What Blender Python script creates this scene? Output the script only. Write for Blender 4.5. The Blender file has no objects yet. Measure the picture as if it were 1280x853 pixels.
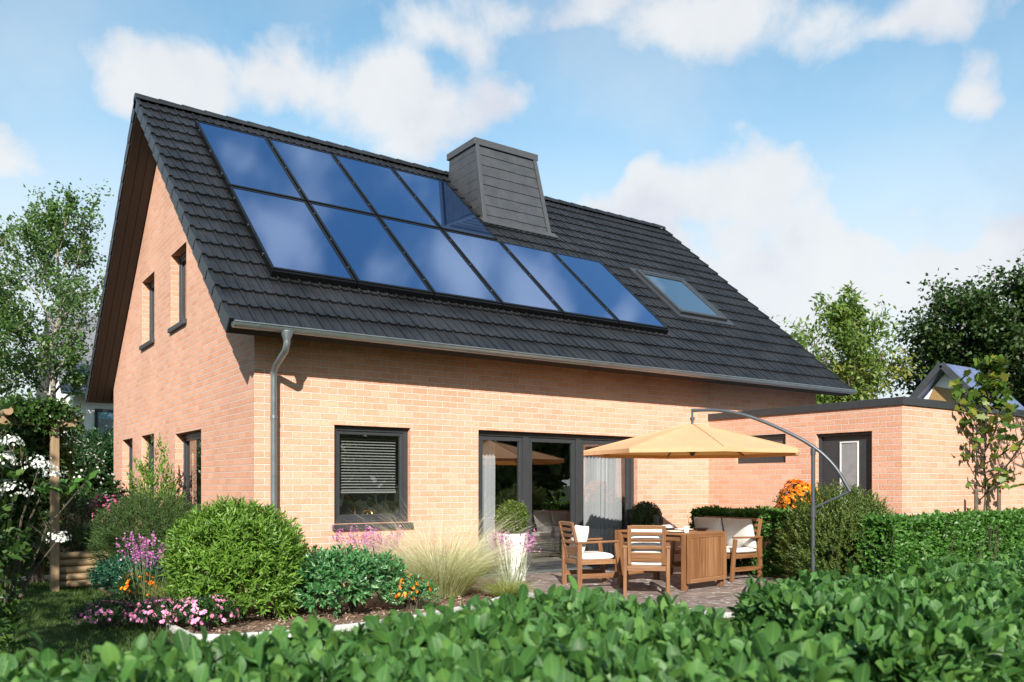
import bpy, math, random
import numpy as np
from mathutils import Vector, Matrix
random.seed(7); rng = np.random.default_rng(7)
S = bpy.context.scene
COL = S.collection
R = math.radians

# ------------------------------------------------------------------ materials
def new_mat(name):
    m = bpy.data.materials.new(name); m.use_nodes = True
    nt = m.node_tree; nt.nodes.clear()
    out = nt.nodes.new('ShaderNodeOutputMaterial')
    return m, nt, out

def nd(nt, typ, **kw):
    n = nt.nodes.new(typ)
    for k, v in kw.items():
        if k in n.inputs.keys(): n.inputs[k].default_value = v
        else: setattr(n, k, v)
    return n

def ramp(nt, fac, stops):
    r = nt.nodes.new('ShaderNodeValToRGB'); e = r.color_ramp.elements
    while len(e) < len(stops): e.new(0.5)
    for i, (p, c) in enumerate(stops):
        e[i].position = p; e[i].color = (*c, 1) if len(c) == 3 else c
    nt.links.new(fac, r.inputs[0]); return r.outputs[0]

def principled(nt, out, **kw):
    p = nt.nodes.new('ShaderNodeBsdfPrincipled')
    for k, v in kw.items(): p.inputs[k].default_value = v
    nt.links.new(p.outputs[0], out.inputs[0]); return p

def simple(name, col, rough=0.5, metal=0.0, var=0.12, scale=9.0, bump=0.0, bscale=60., spec=0.5):
    """painted / plain surface with a little uneven wear"""
    m, nt, out = new_mat(name); L = nt.links.new
    p = principled(nt, out, Metallic=metal); p.inputs['Specular IOR Level'].default_value = spec
    tc = nd(nt, 'ShaderNodeTexCoord'); n = nd(nt, 'ShaderNodeTexNoise', Scale=scale, Detail=5.0)
    L(tc.outputs['Object'], n.inputs['Vector'])
    a = tuple(c*(1-var) for c in col); b = tuple(min(1, c*(1+var)) for c in col)
    L(ramp(nt, n.outputs[0], [(0.3, a), (0.7, b)]), p.inputs['Base Color'])
    mr = nd(nt, 'ShaderNodeMapRange'); L(n.outputs[0], mr.inputs[0])
    mr.inputs[3].default_value = max(0, rough-0.06); mr.inputs[4].default_value = min(1, rough+0.08)
    L(mr.outputs[0], p.inputs['Roughness'])
    if bump:
        n2 = nd(nt, 'ShaderNodeTexNoise', Scale=bscale, Detail=4.0); L(tc.outputs['Object'], n2.inputs['Vector'])
        bp = nd(nt, 'ShaderNodeBump', Strength=bump, Distance=0.01); L(n2.outputs[0], bp.inputs['Height']); L(bp.outputs[0], p.inputs['Normal'])
    return m

def foliage(name, cols, rough=0.45, transl=0.3, tcol=None, veins=False, spec=0.4):
    m, nt, out = new_mat(name); L = nt.links.new
    g = nd(nt, 'ShaderNodeNewGeometry')
    n = len(cols)
    c = ramp(nt, g.outputs['Random Per Island'], [(i/max(1, n-1), cols[i]) for i in range(n)])
    p = nt.nodes.new('ShaderNodeBsdfPrincipled'); p.inputs['Roughness'].default_value = rough
    p.inputs['Specular IOR Level'].default_value = spec
    if veins:
        a = nd(nt, 'ShaderNodeAttribute', attribute_name='leafuv')
        sx = nd(nt, 'ShaderNodeSeparateXYZ'); L(a.outputs['Vector'], sx.inputs[0])
        ab = nd(nt, 'ShaderNodeMath', operation='ABSOLUTE'); L(sx.outputs[1], ab.inputs[0])
        # side veins run obliquely outwards: t - |s|
        m1 = nd(nt, 'ShaderNodeMath', operation='MULTIPLY_ADD'); L(ab.outputs[0], m1.inputs[0]); m1.inputs[1].default_value = -0.45; L(sx.outputs[0], m1.inputs[2])
        m2 = nd(nt, 'ShaderNodeMath', operation='MULTIPLY'); L(m1.outputs[0], m2.inputs[0]); m2.inputs[1].default_value = 44.
        sn = nd(nt, 'ShaderNodeMath', operation='SINE'); L(m2.outputs[0], sn.inputs[0])
        mrv = nd(nt, 'ShaderNodeMapRange'); L(sn.outputs[0], mrv.inputs[0]); mrv.inputs[1].default_value = 0.6; mrv.inputs[2].default_value = 1.0
        mrm = nd(nt, 'ShaderNodeMapRange'); L(ab.outputs[0], mrm.inputs[0]); mrm.inputs[1].default_value = 0.09; mrm.inputs[2].default_value = 0.02
        mx = nd(nt, 'ShaderNodeMath', operation='MAXIMUM'); L(mrv.outputs[0], mx.inputs[0]); L(mrm.outputs[0], mx.inputs[1])
        mm = nd(nt, 'ShaderNodeMath', operation='MULTIPLY'); L(mx.outputs[0], mm.inputs[0]); mm.inputs[1].default_value = 0.6
        mix = nd(nt, 'ShaderNodeMix', data_type='RGBA'); L(mm.outputs[0], mix.inputs[0]); L(c, mix.inputs[6])
        mix.inputs[7].default_value = (min(1, cols[-1][0]*1.7), min(1, cols[-1][1]*1.5), cols[-1][2]*1.5, 1)
        c = mix.outputs[2]
        bp = nd(nt, 'ShaderNodeBump', Strength=0.35, Distance=0.004); L(mx.outputs[0], bp.inputs['Height']); bp.invert = True
        L(bp.outputs[0], p.inputs['Normal'])
    L(c, p.inputs['Base Color'])
    t = nd(nt, 'ShaderNodeBsdfTranslucent')
    if tcol: t.inputs[0].default_value = (*tcol, 1)
    else:
        hs = nd(nt, 'ShaderNodeHueSaturation', Hue=0.485, Saturation=1.1, Value=1.6); L(c, hs.inputs['Color']); L(hs.outputs[0], t.inputs[0])
    mx2 = nd(nt, 'ShaderNodeMixShader'); mx2.inputs[0].default_value = transl
    L(p.outputs[0], mx2.inputs[1]); L(t.outputs[0], mx2.inputs[2]); L(mx2.outputs[0], out.inputs[0])
    return m

def brick_mat(name):
    m, nt, out = new_mat(name); L = nt.links.new
    tc = nd(nt, 'ShaderNodeTexCoord'); sp = nd(nt, 'ShaderNodeSeparateXYZ'); L(tc.outputs['Object'], sp.inputs[0])
    g = nd(nt, 'ShaderNodeNewGeometry'); sn = nd(nt, 'ShaderNodeSeparateXYZ'); L(g.outputs['True Normal'], sn.inputs[0])
    ab = nd(nt, 'ShaderNodeMath', operation='ABSOLUTE'); L(sn.outputs[0], ab.inputs[0])
    gt = nd(nt, 'ShaderNodeMath', operation='GREATER_THAN'); L(ab.outputs[0], gt.inputs[0]); gt.inputs[1].default_value = 0.5
    mxu = nd(nt, 'ShaderNodeMix'); L(gt.outputs[0], mxu.inputs[0]); L(sp.outputs[0], mxu.inputs[2])
    neg = nd(nt, 'ShaderNodeMath', operation='MULTIPLY_ADD'); L(sp.outputs[1], neg.inputs[0]); neg.inputs[1].default_value = -1.; neg.inputs[2].default_value = 0.128
    L(neg.outputs[0], mxu.inputs[3])
    cb = nd(nt, 'ShaderNodeCombineXYZ'); L(mxu.outputs[0], cb.inputs[0]); L(sp.outputs[2], cb.inputs[1])
    BW, RH = 0.256, 0.0886
    def brick(mortar, smooth):
        b = nd(nt, 'ShaderNodeTexBrick'); b.offset = 0.5
        b.inputs['Scale'].default_value = 1.; b.inputs['Mortar Size'].default_value = mortar
        b.inputs['Mortar Smooth'].default_value = smooth; b.inputs['Brick Width'].default_value = BW; b.inputs['Row Height'].default_value = RH
        b.inputs['Bias'].default_value = 0.
        b.inputs['Color1'].default_value = (0, 0, 0, 1); b.inputs['Color2'].default_value = (1, 1, 1, 1); b.inputs['Mortar'].default_value = (.5, .5, .5, 1)
        nw = nd(nt, 'ShaderNodeTexNoise', Scale=14., Detail=3.); L(tc.outputs['Object'], nw.inputs['Vector'])
        sb = nd(nt, 'ShaderNodeVectorMath', operation='SUBTRACT'); L(nw.outputs['Color'], sb.inputs[0]); sb.inputs[1].default_value = (.5, .5, .5)
        ma = nd(nt, 'ShaderNodeVectorMath', operation='MULTIPLY_ADD'); L(sb.outputs[0], ma.inputs[0]); ma.inputs[1].default_value = (.006, .006, 0); L(cb.outputs[0], ma.inputs[2])
        L(ma.outputs[0], b.inputs['Vector']); return b
    b1 = brick(0.0068, 0.25)
    b2 = brick(0.02, 1.0)
    # fired clay: each brick its own tone, rims burnt a little darker
    tone = ramp(nt, b1.outputs['Color'], [(0.0, (0.545, 0.274, 0.178)), (0.35, (0.575, 0.299, 0.202)), (0.7, (0.592, 0.318, 0.220)), (0.94, (0.61, 0.34, 0.24)), (1.0, (0.52, 0.25, 0.157))])
    n1 = nd(nt, 'ShaderNodeTexNoise', Scale=26., Detail=6., Roughness=.65); L(tc.outputs['Object'], n1.inputs['Vector'])
    n2 = nd(nt, 'ShaderNodeTexNoise', Scale=.55, Detail=3.); L(tc.outputs['Object'], n2.inputs['Vector'])
    def scale_col(col, fac, lo, hi):
        mr = nd(nt, 'ShaderNodeMapRange'); L(fac, mr.inputs[0]); mr.inputs[1].default_value = .3; mr.inputs[2].default_value = .7
        mr.inputs[3].default_value = lo; mr.inputs[4].default_value = hi
        v = nd(nt, 'ShaderNodeVectorMath', operation='SCALE'); L(col, v.inputs[0]); L(mr.outputs[0], v.inputs['Scale']); return v.outputs[0]
    c = scale_col(tone, n1.outputs[0], .82, 1.14)
    c = scale_col(c, n2.outputs[0], .88, 1.07)
    rim = nd(nt, 'ShaderNodeMix', data_type='RGBA', blend_type='MULTIPLY')
    mr = nd(nt, 'ShaderNodeMath', operation='MULTIPLY'); L(b2.outputs['Fac'], mr.inputs[0]); mr.inputs[1].default_value = .75
    L(mr.outputs[0], rim.inputs[0]); L(c, rim.inputs[6]); rim.inputs[7].default_value = (.84, .58, .44, 1)
    mo = nd(nt, 'ShaderNodeMix', data_type='RGBA'); L(b1.outputs['Fac'], mo.inputs[0]); L(rim.outputs[2], mo.inputs[6])
    mo.inputs[7].default_value = (.49, .435, .395, 1)
    p = principled(nt, out, Roughness=.85); p.inputs['Specular IOR Level'].default_value = .25
    L(mo.outputs[2], p.inputs['Base Color'])
    h = nd(nt, 'ShaderNodeMath', operation='MULTIPLY_ADD'); L(b1.outputs['Fac'], h.inputs[0]); h.inputs[1].default_value = -1.; L(n1.outputs[0], h.inputs[2])
    bp = nd(nt, 'ShaderNodeBump', Strength=.55, Distance=.006); L(h.outputs[0], bp.inputs['Height']); L(bp.outputs[0], p.inputs['Normal'])
    return m

def wood_mat(name, cols, rough=.55, scale=1.0):
    m, nt, out = new_mat(name); L = nt.links.new
    a = nd(nt, 'ShaderNodeAttribute', attribute_name='grain')
    mp = nd(nt, 'ShaderNodeMapping'); mp.inputs['Scale'].default_value = (2.2*scale, 55*scale, 55*scale); L(a.outputs['Vector'], mp.inputs[0])
    n = nd(nt, 'ShaderNodeTexNoise', Scale=1., Detail=6., Distortion=.6); L(mp.outputs[0], n.inputs['Vector'])
    g = nd(nt, 'ShaderNodeNewGeometry')
    ad = nd(nt, 'ShaderNodeMath', operation='MULTIPLY_ADD'); L(g.outputs['Random Per Island'], ad.inputs[0]); ad.inputs[1].default_value = .35; L(n.outputs[0], ad.inputs[2])
    mr = nd(nt, 'ShaderNodeMapRange'); L(ad.outputs[0], mr.inputs[0]); mr.inputs[1].default_value = .35; mr.inputs[2].default_value = .95
    c = ramp(nt, mr.outputs[0], [(i/(len(cols)-1), q) for i, q in enumerate(cols)])
    p = principled(nt, out, Roughness=rough); L(c, p.inputs['Base Color'])
    bp = nd(nt, 'ShaderNodeBump', Strength=.25, Distance=.003); L(n.outputs[0], bp.inputs['Height']); L(bp.outputs[0], p.inputs['Normal'])
    return m

def glass_mat(name, tint=(.88, .89, .89), base=.06, gain=.9, gcol=(1, 1, 1)):
    m, nt, out = new_mat(name); L = nt.links.new
    t = nd(nt, 'ShaderNodeBsdfTransparent'); t.inputs[0].default_value = (*tint, 1)
    g = nd(nt, 'ShaderNodeBsdfGlossy', Roughness=0.0); g.inputs[0].default_value = (*gcol, 1)
    ge = nd(nt, 'ShaderNodeNewGeometry'); dt = nd(nt, 'ShaderNodeVectorMath', operation='DOT_PRODUCT'); L(ge.outputs['Normal'], dt.inputs[0]); L(ge.outputs['Incoming'], dt.inputs[1])
    ad = nd(nt, 'ShaderNodeMath', operation='ABSOLUTE'); L(dt.outputs['Value'], ad.inputs[0])
    iv = nd(nt, 'ShaderNodeMath', operation='SUBTRACT'); iv.inputs[0].default_value = 1.; L(ad.outputs[0], iv.inputs[1])
    f = nd(nt, 'ShaderNodeMath', operation='POWER'); L(iv.outputs[0], f.inputs[0]); f.inputs[1].default_value = 5.
    ma = nd(nt, 'ShaderNodeMath', operation='MULTIPLY_ADD'); L(f.outputs[0], ma.inputs[0]); ma.inputs[1].default_value = gain; ma.inputs[2].default_value = base
    ma.use_clamp = True
    tc = nd(nt, 'ShaderNodeTexCoord'); n = nd(nt, 'ShaderNodeTexNoise', Scale=.9, Detail=1.); L(tc.outputs['Object'], n.inputs['Vector'])
    bp = nd(nt, 'ShaderNodeBump', Strength=.03, Distance=.05); L(n.outputs[0], bp.inputs['Height']); L(bp.outputs[0], g.inputs['Normal'])
    mx = nd(nt, 'ShaderNodeMixShader'); L(ma.outputs[0], mx.inputs[0]); L(t.outputs[0], mx.inputs[1]); L(g.outputs[0], mx.inputs[2]); L(mx.outputs[0], out.inputs[0])
    return m

def solar_mat():
    m, nt, out = new_mat('solar_glass'); L = nt.links.new
    g = nd(nt, 'ShaderNodeBsdfGlossy', Roughness=.055); g.inputs[0].default_value = (.37, .51, .77, 1)
    d = nd(nt, 'ShaderNodeBsdfDiffuse'); d.inputs[0].default_value = (.008, .03, .10, 1)
    lw = nd(nt, 'ShaderNodeLayerWeight', Blend=.5)
    mr = nd(nt, 'ShaderNodeMapRange'); L(lw.outputs['Facing'], mr.inputs[0]); mr.inputs[3].default_value = .50; mr.inputs[4].default_value = .95
    tc = nd(nt, 'ShaderNodeTexCoord'); n = nd(nt, 'ShaderNodeTexNoise', Scale=.7, Detail=1.); L(tc.outputs['Object'], n.inputs['Vector'])
    bp = nd(nt, 'ShaderNodeBump', Strength=.03, Distance=.05); L(n.outputs[0], bp.inputs['Height']); L(bp.outputs[0], g.inputs['Normal'])
    mx = nd(nt, 'ShaderNodeMixShader'); L(mr.outputs[0], mx.inputs[0]); L(d.outputs[0], mx.inputs[1]); L(g.outputs[0], mx.inputs[2]); L(mx.outputs[0], out.inputs[0])
    return m

def ground_mat(name, cols, scale=3., vor=0., bump=.6, rough=.95):
    m, nt, out = new_mat(name); L = nt.links.new
    tc = nd(nt, 'ShaderNodeTexCoord')
    n = nd(nt, 'ShaderNodeTexNoise', Scale=scale, Detail=8., Roughness=.7); L(tc.outputs['Object'], n.inputs['Vector'])
    c = ramp(nt, n.outputs[0], [(.25+.5*i/(len(cols)-1), q) for i, q in enumerate(cols)])
    p = principled(nt, out, Roughness=rough); p.inputs['Specular IOR Level'].default_value = .2
    L(c, p.inputs['Base Color'])
    n2 = nd(nt, 'ShaderNodeTexNoise', Scale=70., Detail=4.); L(tc.outputs['Object'], n2.inputs['Vector'])
    bp = nd(nt, 'ShaderNodeBump', Strength=bump, Distance=.02); L(n2.outputs[0], bp.inputs['Height']); L(bp.outputs[0], p.inputs['Normal'])
    return m

def paving_mat():
    m, nt, out = new_mat('porphyry_setts'); L = nt.links.new
    tc = nd(nt, 'ShaderNodeTexCoord')
    nw = nd(nt, 'ShaderNodeTexNoise', Scale=3., Detail=2.); L(tc.outputs['Object'], nw.inputs['Vector'])
    ma = nd(nt, 'ShaderNodeVectorMath', operation='MULTIPLY_ADD'); L(nw.outputs['Color'], ma.inputs[0]); ma.inputs[1].default_value = (.06, .06, 0); L(tc.outputs['Object'], ma.inputs[2])
    v = nd(nt, 'ShaderNodeTexVoronoi', feature='DISTANCE_TO_EDGE', Scale=6.2, Randomness=.75); L(ma.outputs[0], v.inputs['Vector'])
    vc = nd(nt, 'ShaderNodeTexVoronoi', feature='F1', Scale=6.2, Randomness=.75); L(ma.outputs[0], vc.inputs['Vector'])
    sx = nd(nt, 'ShaderNodeSeparateColor'); L(vc.outputs['Color'], sx.inputs[0])
    c = ramp(nt, sx.outputs[0], [(0, (.11, .082, .075)), (.35, (.17, .125, .11)), (.7, (.21, .165, .15)), (1, (.15, .12, .125))])
    n1 = nd(nt, 'ShaderNodeTexNoise', Scale=22., Detail=6.); L(tc.outputs['Object'], n1.inputs['Vector'])
    mr = nd(nt, 'ShaderNodeMapRange'); L(n1.outputs[0], mr.inputs[0]); mr.inputs[3].default_value = .7; mr.inputs[4].default_value = 1.3
    sc = nd(nt, 'ShaderNodeVectorMath', operation='SCALE'); L(c, sc.inputs[0]); L(mr.outputs[0], sc.inputs['Scale'])
    j = nd(nt, 'ShaderNodeMapRange'); L(v.outputs[0], j.inputs[0]); j.inputs[1].default_value = .02; j.inputs[2].default_value = .065; j.inputs[3].default_value = 1; j.inputs[4].default_value = 0
    njt = nd(nt, 'ShaderNodeTexNoise', Scale=5., Detail=4.); L(tc.outputs['Object'], njt.inputs['Vector'])
    jm = nd(nt, 'ShaderNodeMapRange'); L(njt.outputs[0], jm.inputs[0]); jm.inputs[1].default_value = .45; jm.inputs[2].default_value = .62
    jc = ramp(nt, jm.outputs[0], [(0, (.13, .10, .09)), (1, (.46, .43, .40))])
    mx = nd(nt, 'ShaderNodeMix', data_type='RGBA'); L(j.outputs[0], mx.inputs[0]); L(sc.outputs[0], mx.inputs[6]); L(jc, mx.inputs[7])
    p = principled(nt, out, Roughness=.7); L(mx.outputs[2], p.inputs['Base Color'])
    hm = nd(nt, 'ShaderNodeMath', operation='MINIMUM'); L(v.outputs[0], hm.inputs[0]); hm.inputs[1].default_value = .14
    hh = nd(nt, 'ShaderNodeMath', operation='MULTIPLY_ADD'); L(n1.outputs[0], hh.inputs[0]); hh.inputs[1].default_value = .06; L(hm.outputs[0], hh.inputs[2])
    bp = nd(nt, 'ShaderNodeBump', Strength=.7, Distance=.08); L(hh.outputs[0], bp.inputs['Height']); L(bp.outputs[0], p.inputs['Normal'])
    return m

def canopy_mat():
    m, nt, out = new_mat('parasol_cloth'); L = nt.links.new
    tc = nd(nt, 'ShaderNodeTexCoord'); n = nd(nt, 'ShaderNodeTexNoise', Scale=5., Detail=5.); L(tc.outputs['Object'], n.inputs['Vector'])
    c = ramp(nt, n.outputs[0], [(.3, (.66, .405, .235)), (.7, (.70, .445, .265))])
    p = nt.nodes.new('ShaderNodeBsdfPrincipled'); p.inputs['Roughness'].default_value = .9; p.inputs['Specular IOR Level'].default_value = .1; L(c, p.inputs['Base Color'])
    t = nd(nt, 'ShaderNodeBsdfTranslucent'); t.inputs[0].default_value = (.75, .34, .07, 1)
    mx = nd(nt, 'ShaderNodeMixShader'); mx.inputs[0].default_value = .3; L(p.outputs[0], mx.inputs[1]); L(t.outputs[0], mx.inputs[2]); L(mx.outputs[0], out.inputs[0])
    w = nd(nt, 'ShaderNodeTexNoise', Scale=300., Detail=1.); L(tc.outputs['Object'], w.inputs['Vector'])
    bp = nd(nt, 'ShaderNodeBump', Strength=.12, Distance=.002); L(w.outputs[0], bp.inputs['Height']); L(bp.outputs[0], p.inputs['Normal'])
    return m

def fabric_mat(name, col, transl=0.):
    m, nt, out = new_mat(name); L = nt.links.new
    tc = nd(nt, 'ShaderNodeTexCoord'); n = nd(nt, 'ShaderNodeTexNoise', Scale=7., Detail=4.); L(tc.outputs['Object'], n.inputs['Vector'])
    c = ramp(nt, n.outputs[0], [(.3, tuple(x*.94 for x in col)), (.7, col)])
    p = nt.nodes.new('ShaderNodeBsdfPrincipled'); p.inputs['Roughness'].default_value = .95; p.inputs['Specular IOR Level'].default_value = .1; L(c, p.inputs['Base Color'])
    w = nd(nt, 'ShaderNodeTexNoise', Scale=240., Detail=1.); L(tc.outputs['Object'], w.inputs['Vector'])
    bp = nd(nt, 'ShaderNodeBump', Strength=.2, Distance=.002); L(w.outputs[0], bp.inputs['Height']); L(bp.outputs[0], p.inputs['Normal'])
    if transl:
        t = nd(nt, 'ShaderNodeBsdfTranslucent'); t.inputs[0].default_value = (*col, 1)
        mx = nd(nt, 'ShaderNodeMixShader'); mx.inputs[0].default_value = transl; L(p.outputs[0], mx.inputs[1]); L(t.outputs[0], mx.inputs[2]); L(mx.outputs[0], out.inputs[0])
    else: L(p.outputs[0], out.inputs[0])
    return m

M = dict(
    brick=brick_mat('clay_brick'),
    tile=simple('concrete_tile', (.0125, .0130, .0152), .43, var=.45, scale=2.2, bump=.25, bscale=90),
    slate=simple('slate_cladding', (.043, .045, .050), .5, var=.16, scale=4., bump=.15),
    slatedark=simple('slate_trim', (.052, .054, .06), .42, var=.06),
    zinc=simple('zinc', (.27, .305, .325), .32, metal=.75, var=.10, scale=6),
    anth=simple('anthracite_paint', (.030, .032, .036), .38, var=.08),
    black=simple('black_anodised', (.004, .004, .0045), .3, var=.1, spec=.25),
    chrome=simple('bright_metal', (.62, .63, .65), .22, metal=1., var=.03),
    grey_metal=simple('grey_powder_coat', (.060, .068, .08), .38, metal=.25, var=.06),
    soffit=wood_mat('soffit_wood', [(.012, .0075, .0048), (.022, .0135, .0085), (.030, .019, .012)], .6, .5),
    teak=wood_mat('teak', [(.095, .038, .015), (.16, .070, .029), (.215, .103, .046), (.27, .142, .068)], .5),
    pine=wood_mat('treated_pine', [(.16, .105, .055), (.235, .155, .085), (.30, .205, .115)], .7),
    cedar=wood_mat('cedar_cladding', [(.26, .15, .06), (.36, .22, .09)], .7, .5),
    glass=glass_mat('window_glass', base=.17, gain=.83),
    doorglass=glass_mat('door_glass', base=.26, gain=.74),
    roofglass=glass_mat('skylight_glass', (.25, .28, .3), base=.6, gain=.4, gcol=(.92, .96, 1)),
    solar=solar_mat(),
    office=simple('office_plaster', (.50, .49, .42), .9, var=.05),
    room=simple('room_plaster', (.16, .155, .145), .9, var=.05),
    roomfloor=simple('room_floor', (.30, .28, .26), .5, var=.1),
    lawn=ground_mat('lawn_soil', [(.018, .028, .008), (.03, .05, .013), (.05, .06, .02)], 4.),
    mulch=ground_mat('bark_mulch', [(.07, .04, .026), (.16, .10, .07), (.26, .18, .13)], 30.),
    paving=paving_mat(),
    concrete=simple('concrete', (.42, .42, .41), .9, var=.15, scale=14, bump=.3),
    pathm=simple('path_concrete', (.30, .30, .30), .9, var=.15, scale=10, bump=.3),
    canopy=canopy_mat(),
    cushion=fabric_mat('white_cotton', (.70, .69, .68)),
    greycush=fabric_mat('grey_linen', (.60, .59, .58)),
    curtain=fabric_mat('curtain_voile', (.70, .72, .76), .4),
    sofa=fabric_mat('sofa_cloth', (.05, .05, .055)),
    render=simple('white_render', (.80, .80, .79), .9, var=.03, bump=.1),
    pot=simple('white_fibreclay', (.74, .73, .70), .75, var=.07, scale=7, bump=.25, bscale=40),
    china=simple('white_china', (.80, .80, .79), .25, var=.02),
    darkware=simple('dark_stoneware', (.022, .025, .028), .4, var=.15),
    greyroof=simple('grey_slate_roof', (.14, .14, .16), .7, var=.15, scale=2.),
    blueroof=simple('blue_glazed_tile', (.10, .125, .22), .4, var=.2, scale=2.),
    bark=simple('bark', (.10, .078, .058), .9, var=.3, scale=14, bump=.8, bscale=30),
    birch=simple('pale_bark', (.24, .21, .17), .85, var=.35, scale=9, bump=.5, bscale=30),
    twig=simple('twig', (.055, .045, .028), .9, var=.3),
    gstem=simple('green_stem', (.10, .14, .05), .7, var=.2),
    brass=simple('brass', (.75, .45, .13), .3, metal=1., var=.05),
    blind=simple('blind_slat', (.27, .28, .28), .4, var=.03),
)
F = dict(
    hedge=foliage('hedge_leaf', [(.015, .056, .016), (.025, .087, .023), (.038, .120, .030), (.056, .15, .035), (.10, .205, .044)], .45, .32, veins=True, spec=.35),
    hedge2=foliage('trimmed_hedge_leaf', [(.038, .105, .018), (.064, .168, .030), (.105, .235, .046)], .42, .34),
    bright=foliage('bright_shrub_leaf', [(.072, .15, .020), (.115, .22, .030), (.17, .30, .046)], .42, .32),
    dark=foliage('dark_shrub_leaf', [(.012, .036, .010), (.020, .055, .014), (.030, .075, .018)], .4, .2),
    conifer=foliage('conifer_spray', [(.026, .058, .013), (.042, .085, .018), (.065, .115, .024)], .6, .2),
    teal=foliage('bluegreen_leaf', [(.012, .062, .034), (.020, .085, .045), (.035, .12, .06)], .45, .2),
    rhodo=foliage('glossy_green_leaf', [(.024, .095, .026), (.042, .145, .042), (.075, .215, .07), (.20, .33, .16)], .36, .2),
    olive=foliage('olive_leaf', [(.048, .082, .014), (.078, .122, .022), (.115, .165, .034)], .5, .28),
    box=foliage('box_leaf', [(.040, .075, .010), (.070, .115, .015), (.11, .165, .025)], .35, .22),
    boxd=foliage('box_leaf_deep', [(.018, .045, .009), (.030, .07, .014), (.045, .09, .018)], .4, .15),
    birch=foliage('birch_leaf', [(.055, .115, .028), (.08, .155, .04), (.125, .205, .06)], .45, .42),
    ash=foliage('ash_leaf', [(.085, .16, .035), (.13, .21, .05), (.21, .27, .075)], .45, .45),
    yellow=foliage('yellow_leaf', [(.12, .16, .03), (.2, .22, .045), (.30, .27, .06)], .5, .4),
    oak=foliage('dark_tree_leaf', [(.020, .044, .011), (.032, .064, .015), (.052, .090, .021)], .45, .28),
    maple=foliage('maple_leaf', [(.040, .085, .014), (.065, .125, .02), (.10, .165, .026), (.20, .20, .03)], .42, .35),
    grass=foliage('lawn_blade', [(.034, .072, .013), (.055, .110, .020), (.085, .145, .030)], .5, .35),
    plume=foliage('straw_blade', [(.50, .50, .30), (.64, .63, .43), (.78, .77, .61)], .6, .5),
    plumegreen=foliage('grass_clump_blade', [(.16, .22, .05), (.26, .31, .09), (.42, .42, .18)], .55, .45),
    dryplume=foliage('dry_plume', [(.22, .19, .13), (.34, .30, .22), (.42, .36, .28)], .7, .3),
    pink=foliage('pink_petal', [(.66, .19, .38), (.78, .30, .50), (.84, .44, .60)], .6, .25),
    deep=foliage('deep_pink_petal', [(.45, .06, .20), (.62, .12, .30), (.72, .25, .42)], .6, .25),
    purple=foliage('purple_petal', [(.30, .06, .26), (.45, .12, .38), (.62, .26, .52)], .6, .25),
    orange=foliage('orange_petal', [(.55, .10, .006), (.70, .19, .008), (.76, .27, .012), (.80, .38, .02)], .6, .2),
    white=foliage('white_petal', [(.56, .57, .52), (.66, .66, .62), (.74, .74, .71)], .6, .2),
    silver=foliage('silver_leaf', [(.38, .42, .32), (.52, .55, .45), (.66, .68, .6)], .7, .3),
    climb=foliage('climber_leaf', [(.018, .048, .012), (.030, .072, .016), (.05, .105, .022), (.075, .13, .025)], .42, .28),
)
MULCH = foliage('mulch_chip', [(.10, .055, .035), (.19, .12, .085), (.30, .21, .16), (.36, .29, .24)], .9, .0)

# ------------------------------------------------------------------ object helpers
def link(o, parent=None):
    COL.objects.link(o)
    if parent is not None: o.parent = parent
    return o

def tag(o, label=None, cat=None, group=None, kind=None):
    if label: o['label'] = label
    if cat: o['category'] = cat
    if group: o['group'] = group
    if kind: o['kind'] = kind
    return o

def thing(name, label, cat, loc=(0, 0, 0), group=None):
    o = bpy.data.objects.new(name, None); o.empty_display_size = .2
    link(o); o.location = loc
    return tag(o, label, cat, group)

def offset_of(p):
    v = Vector((0, 0, 0))
    while p is not None: v += p.location; p = p.parent
    return v

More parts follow.
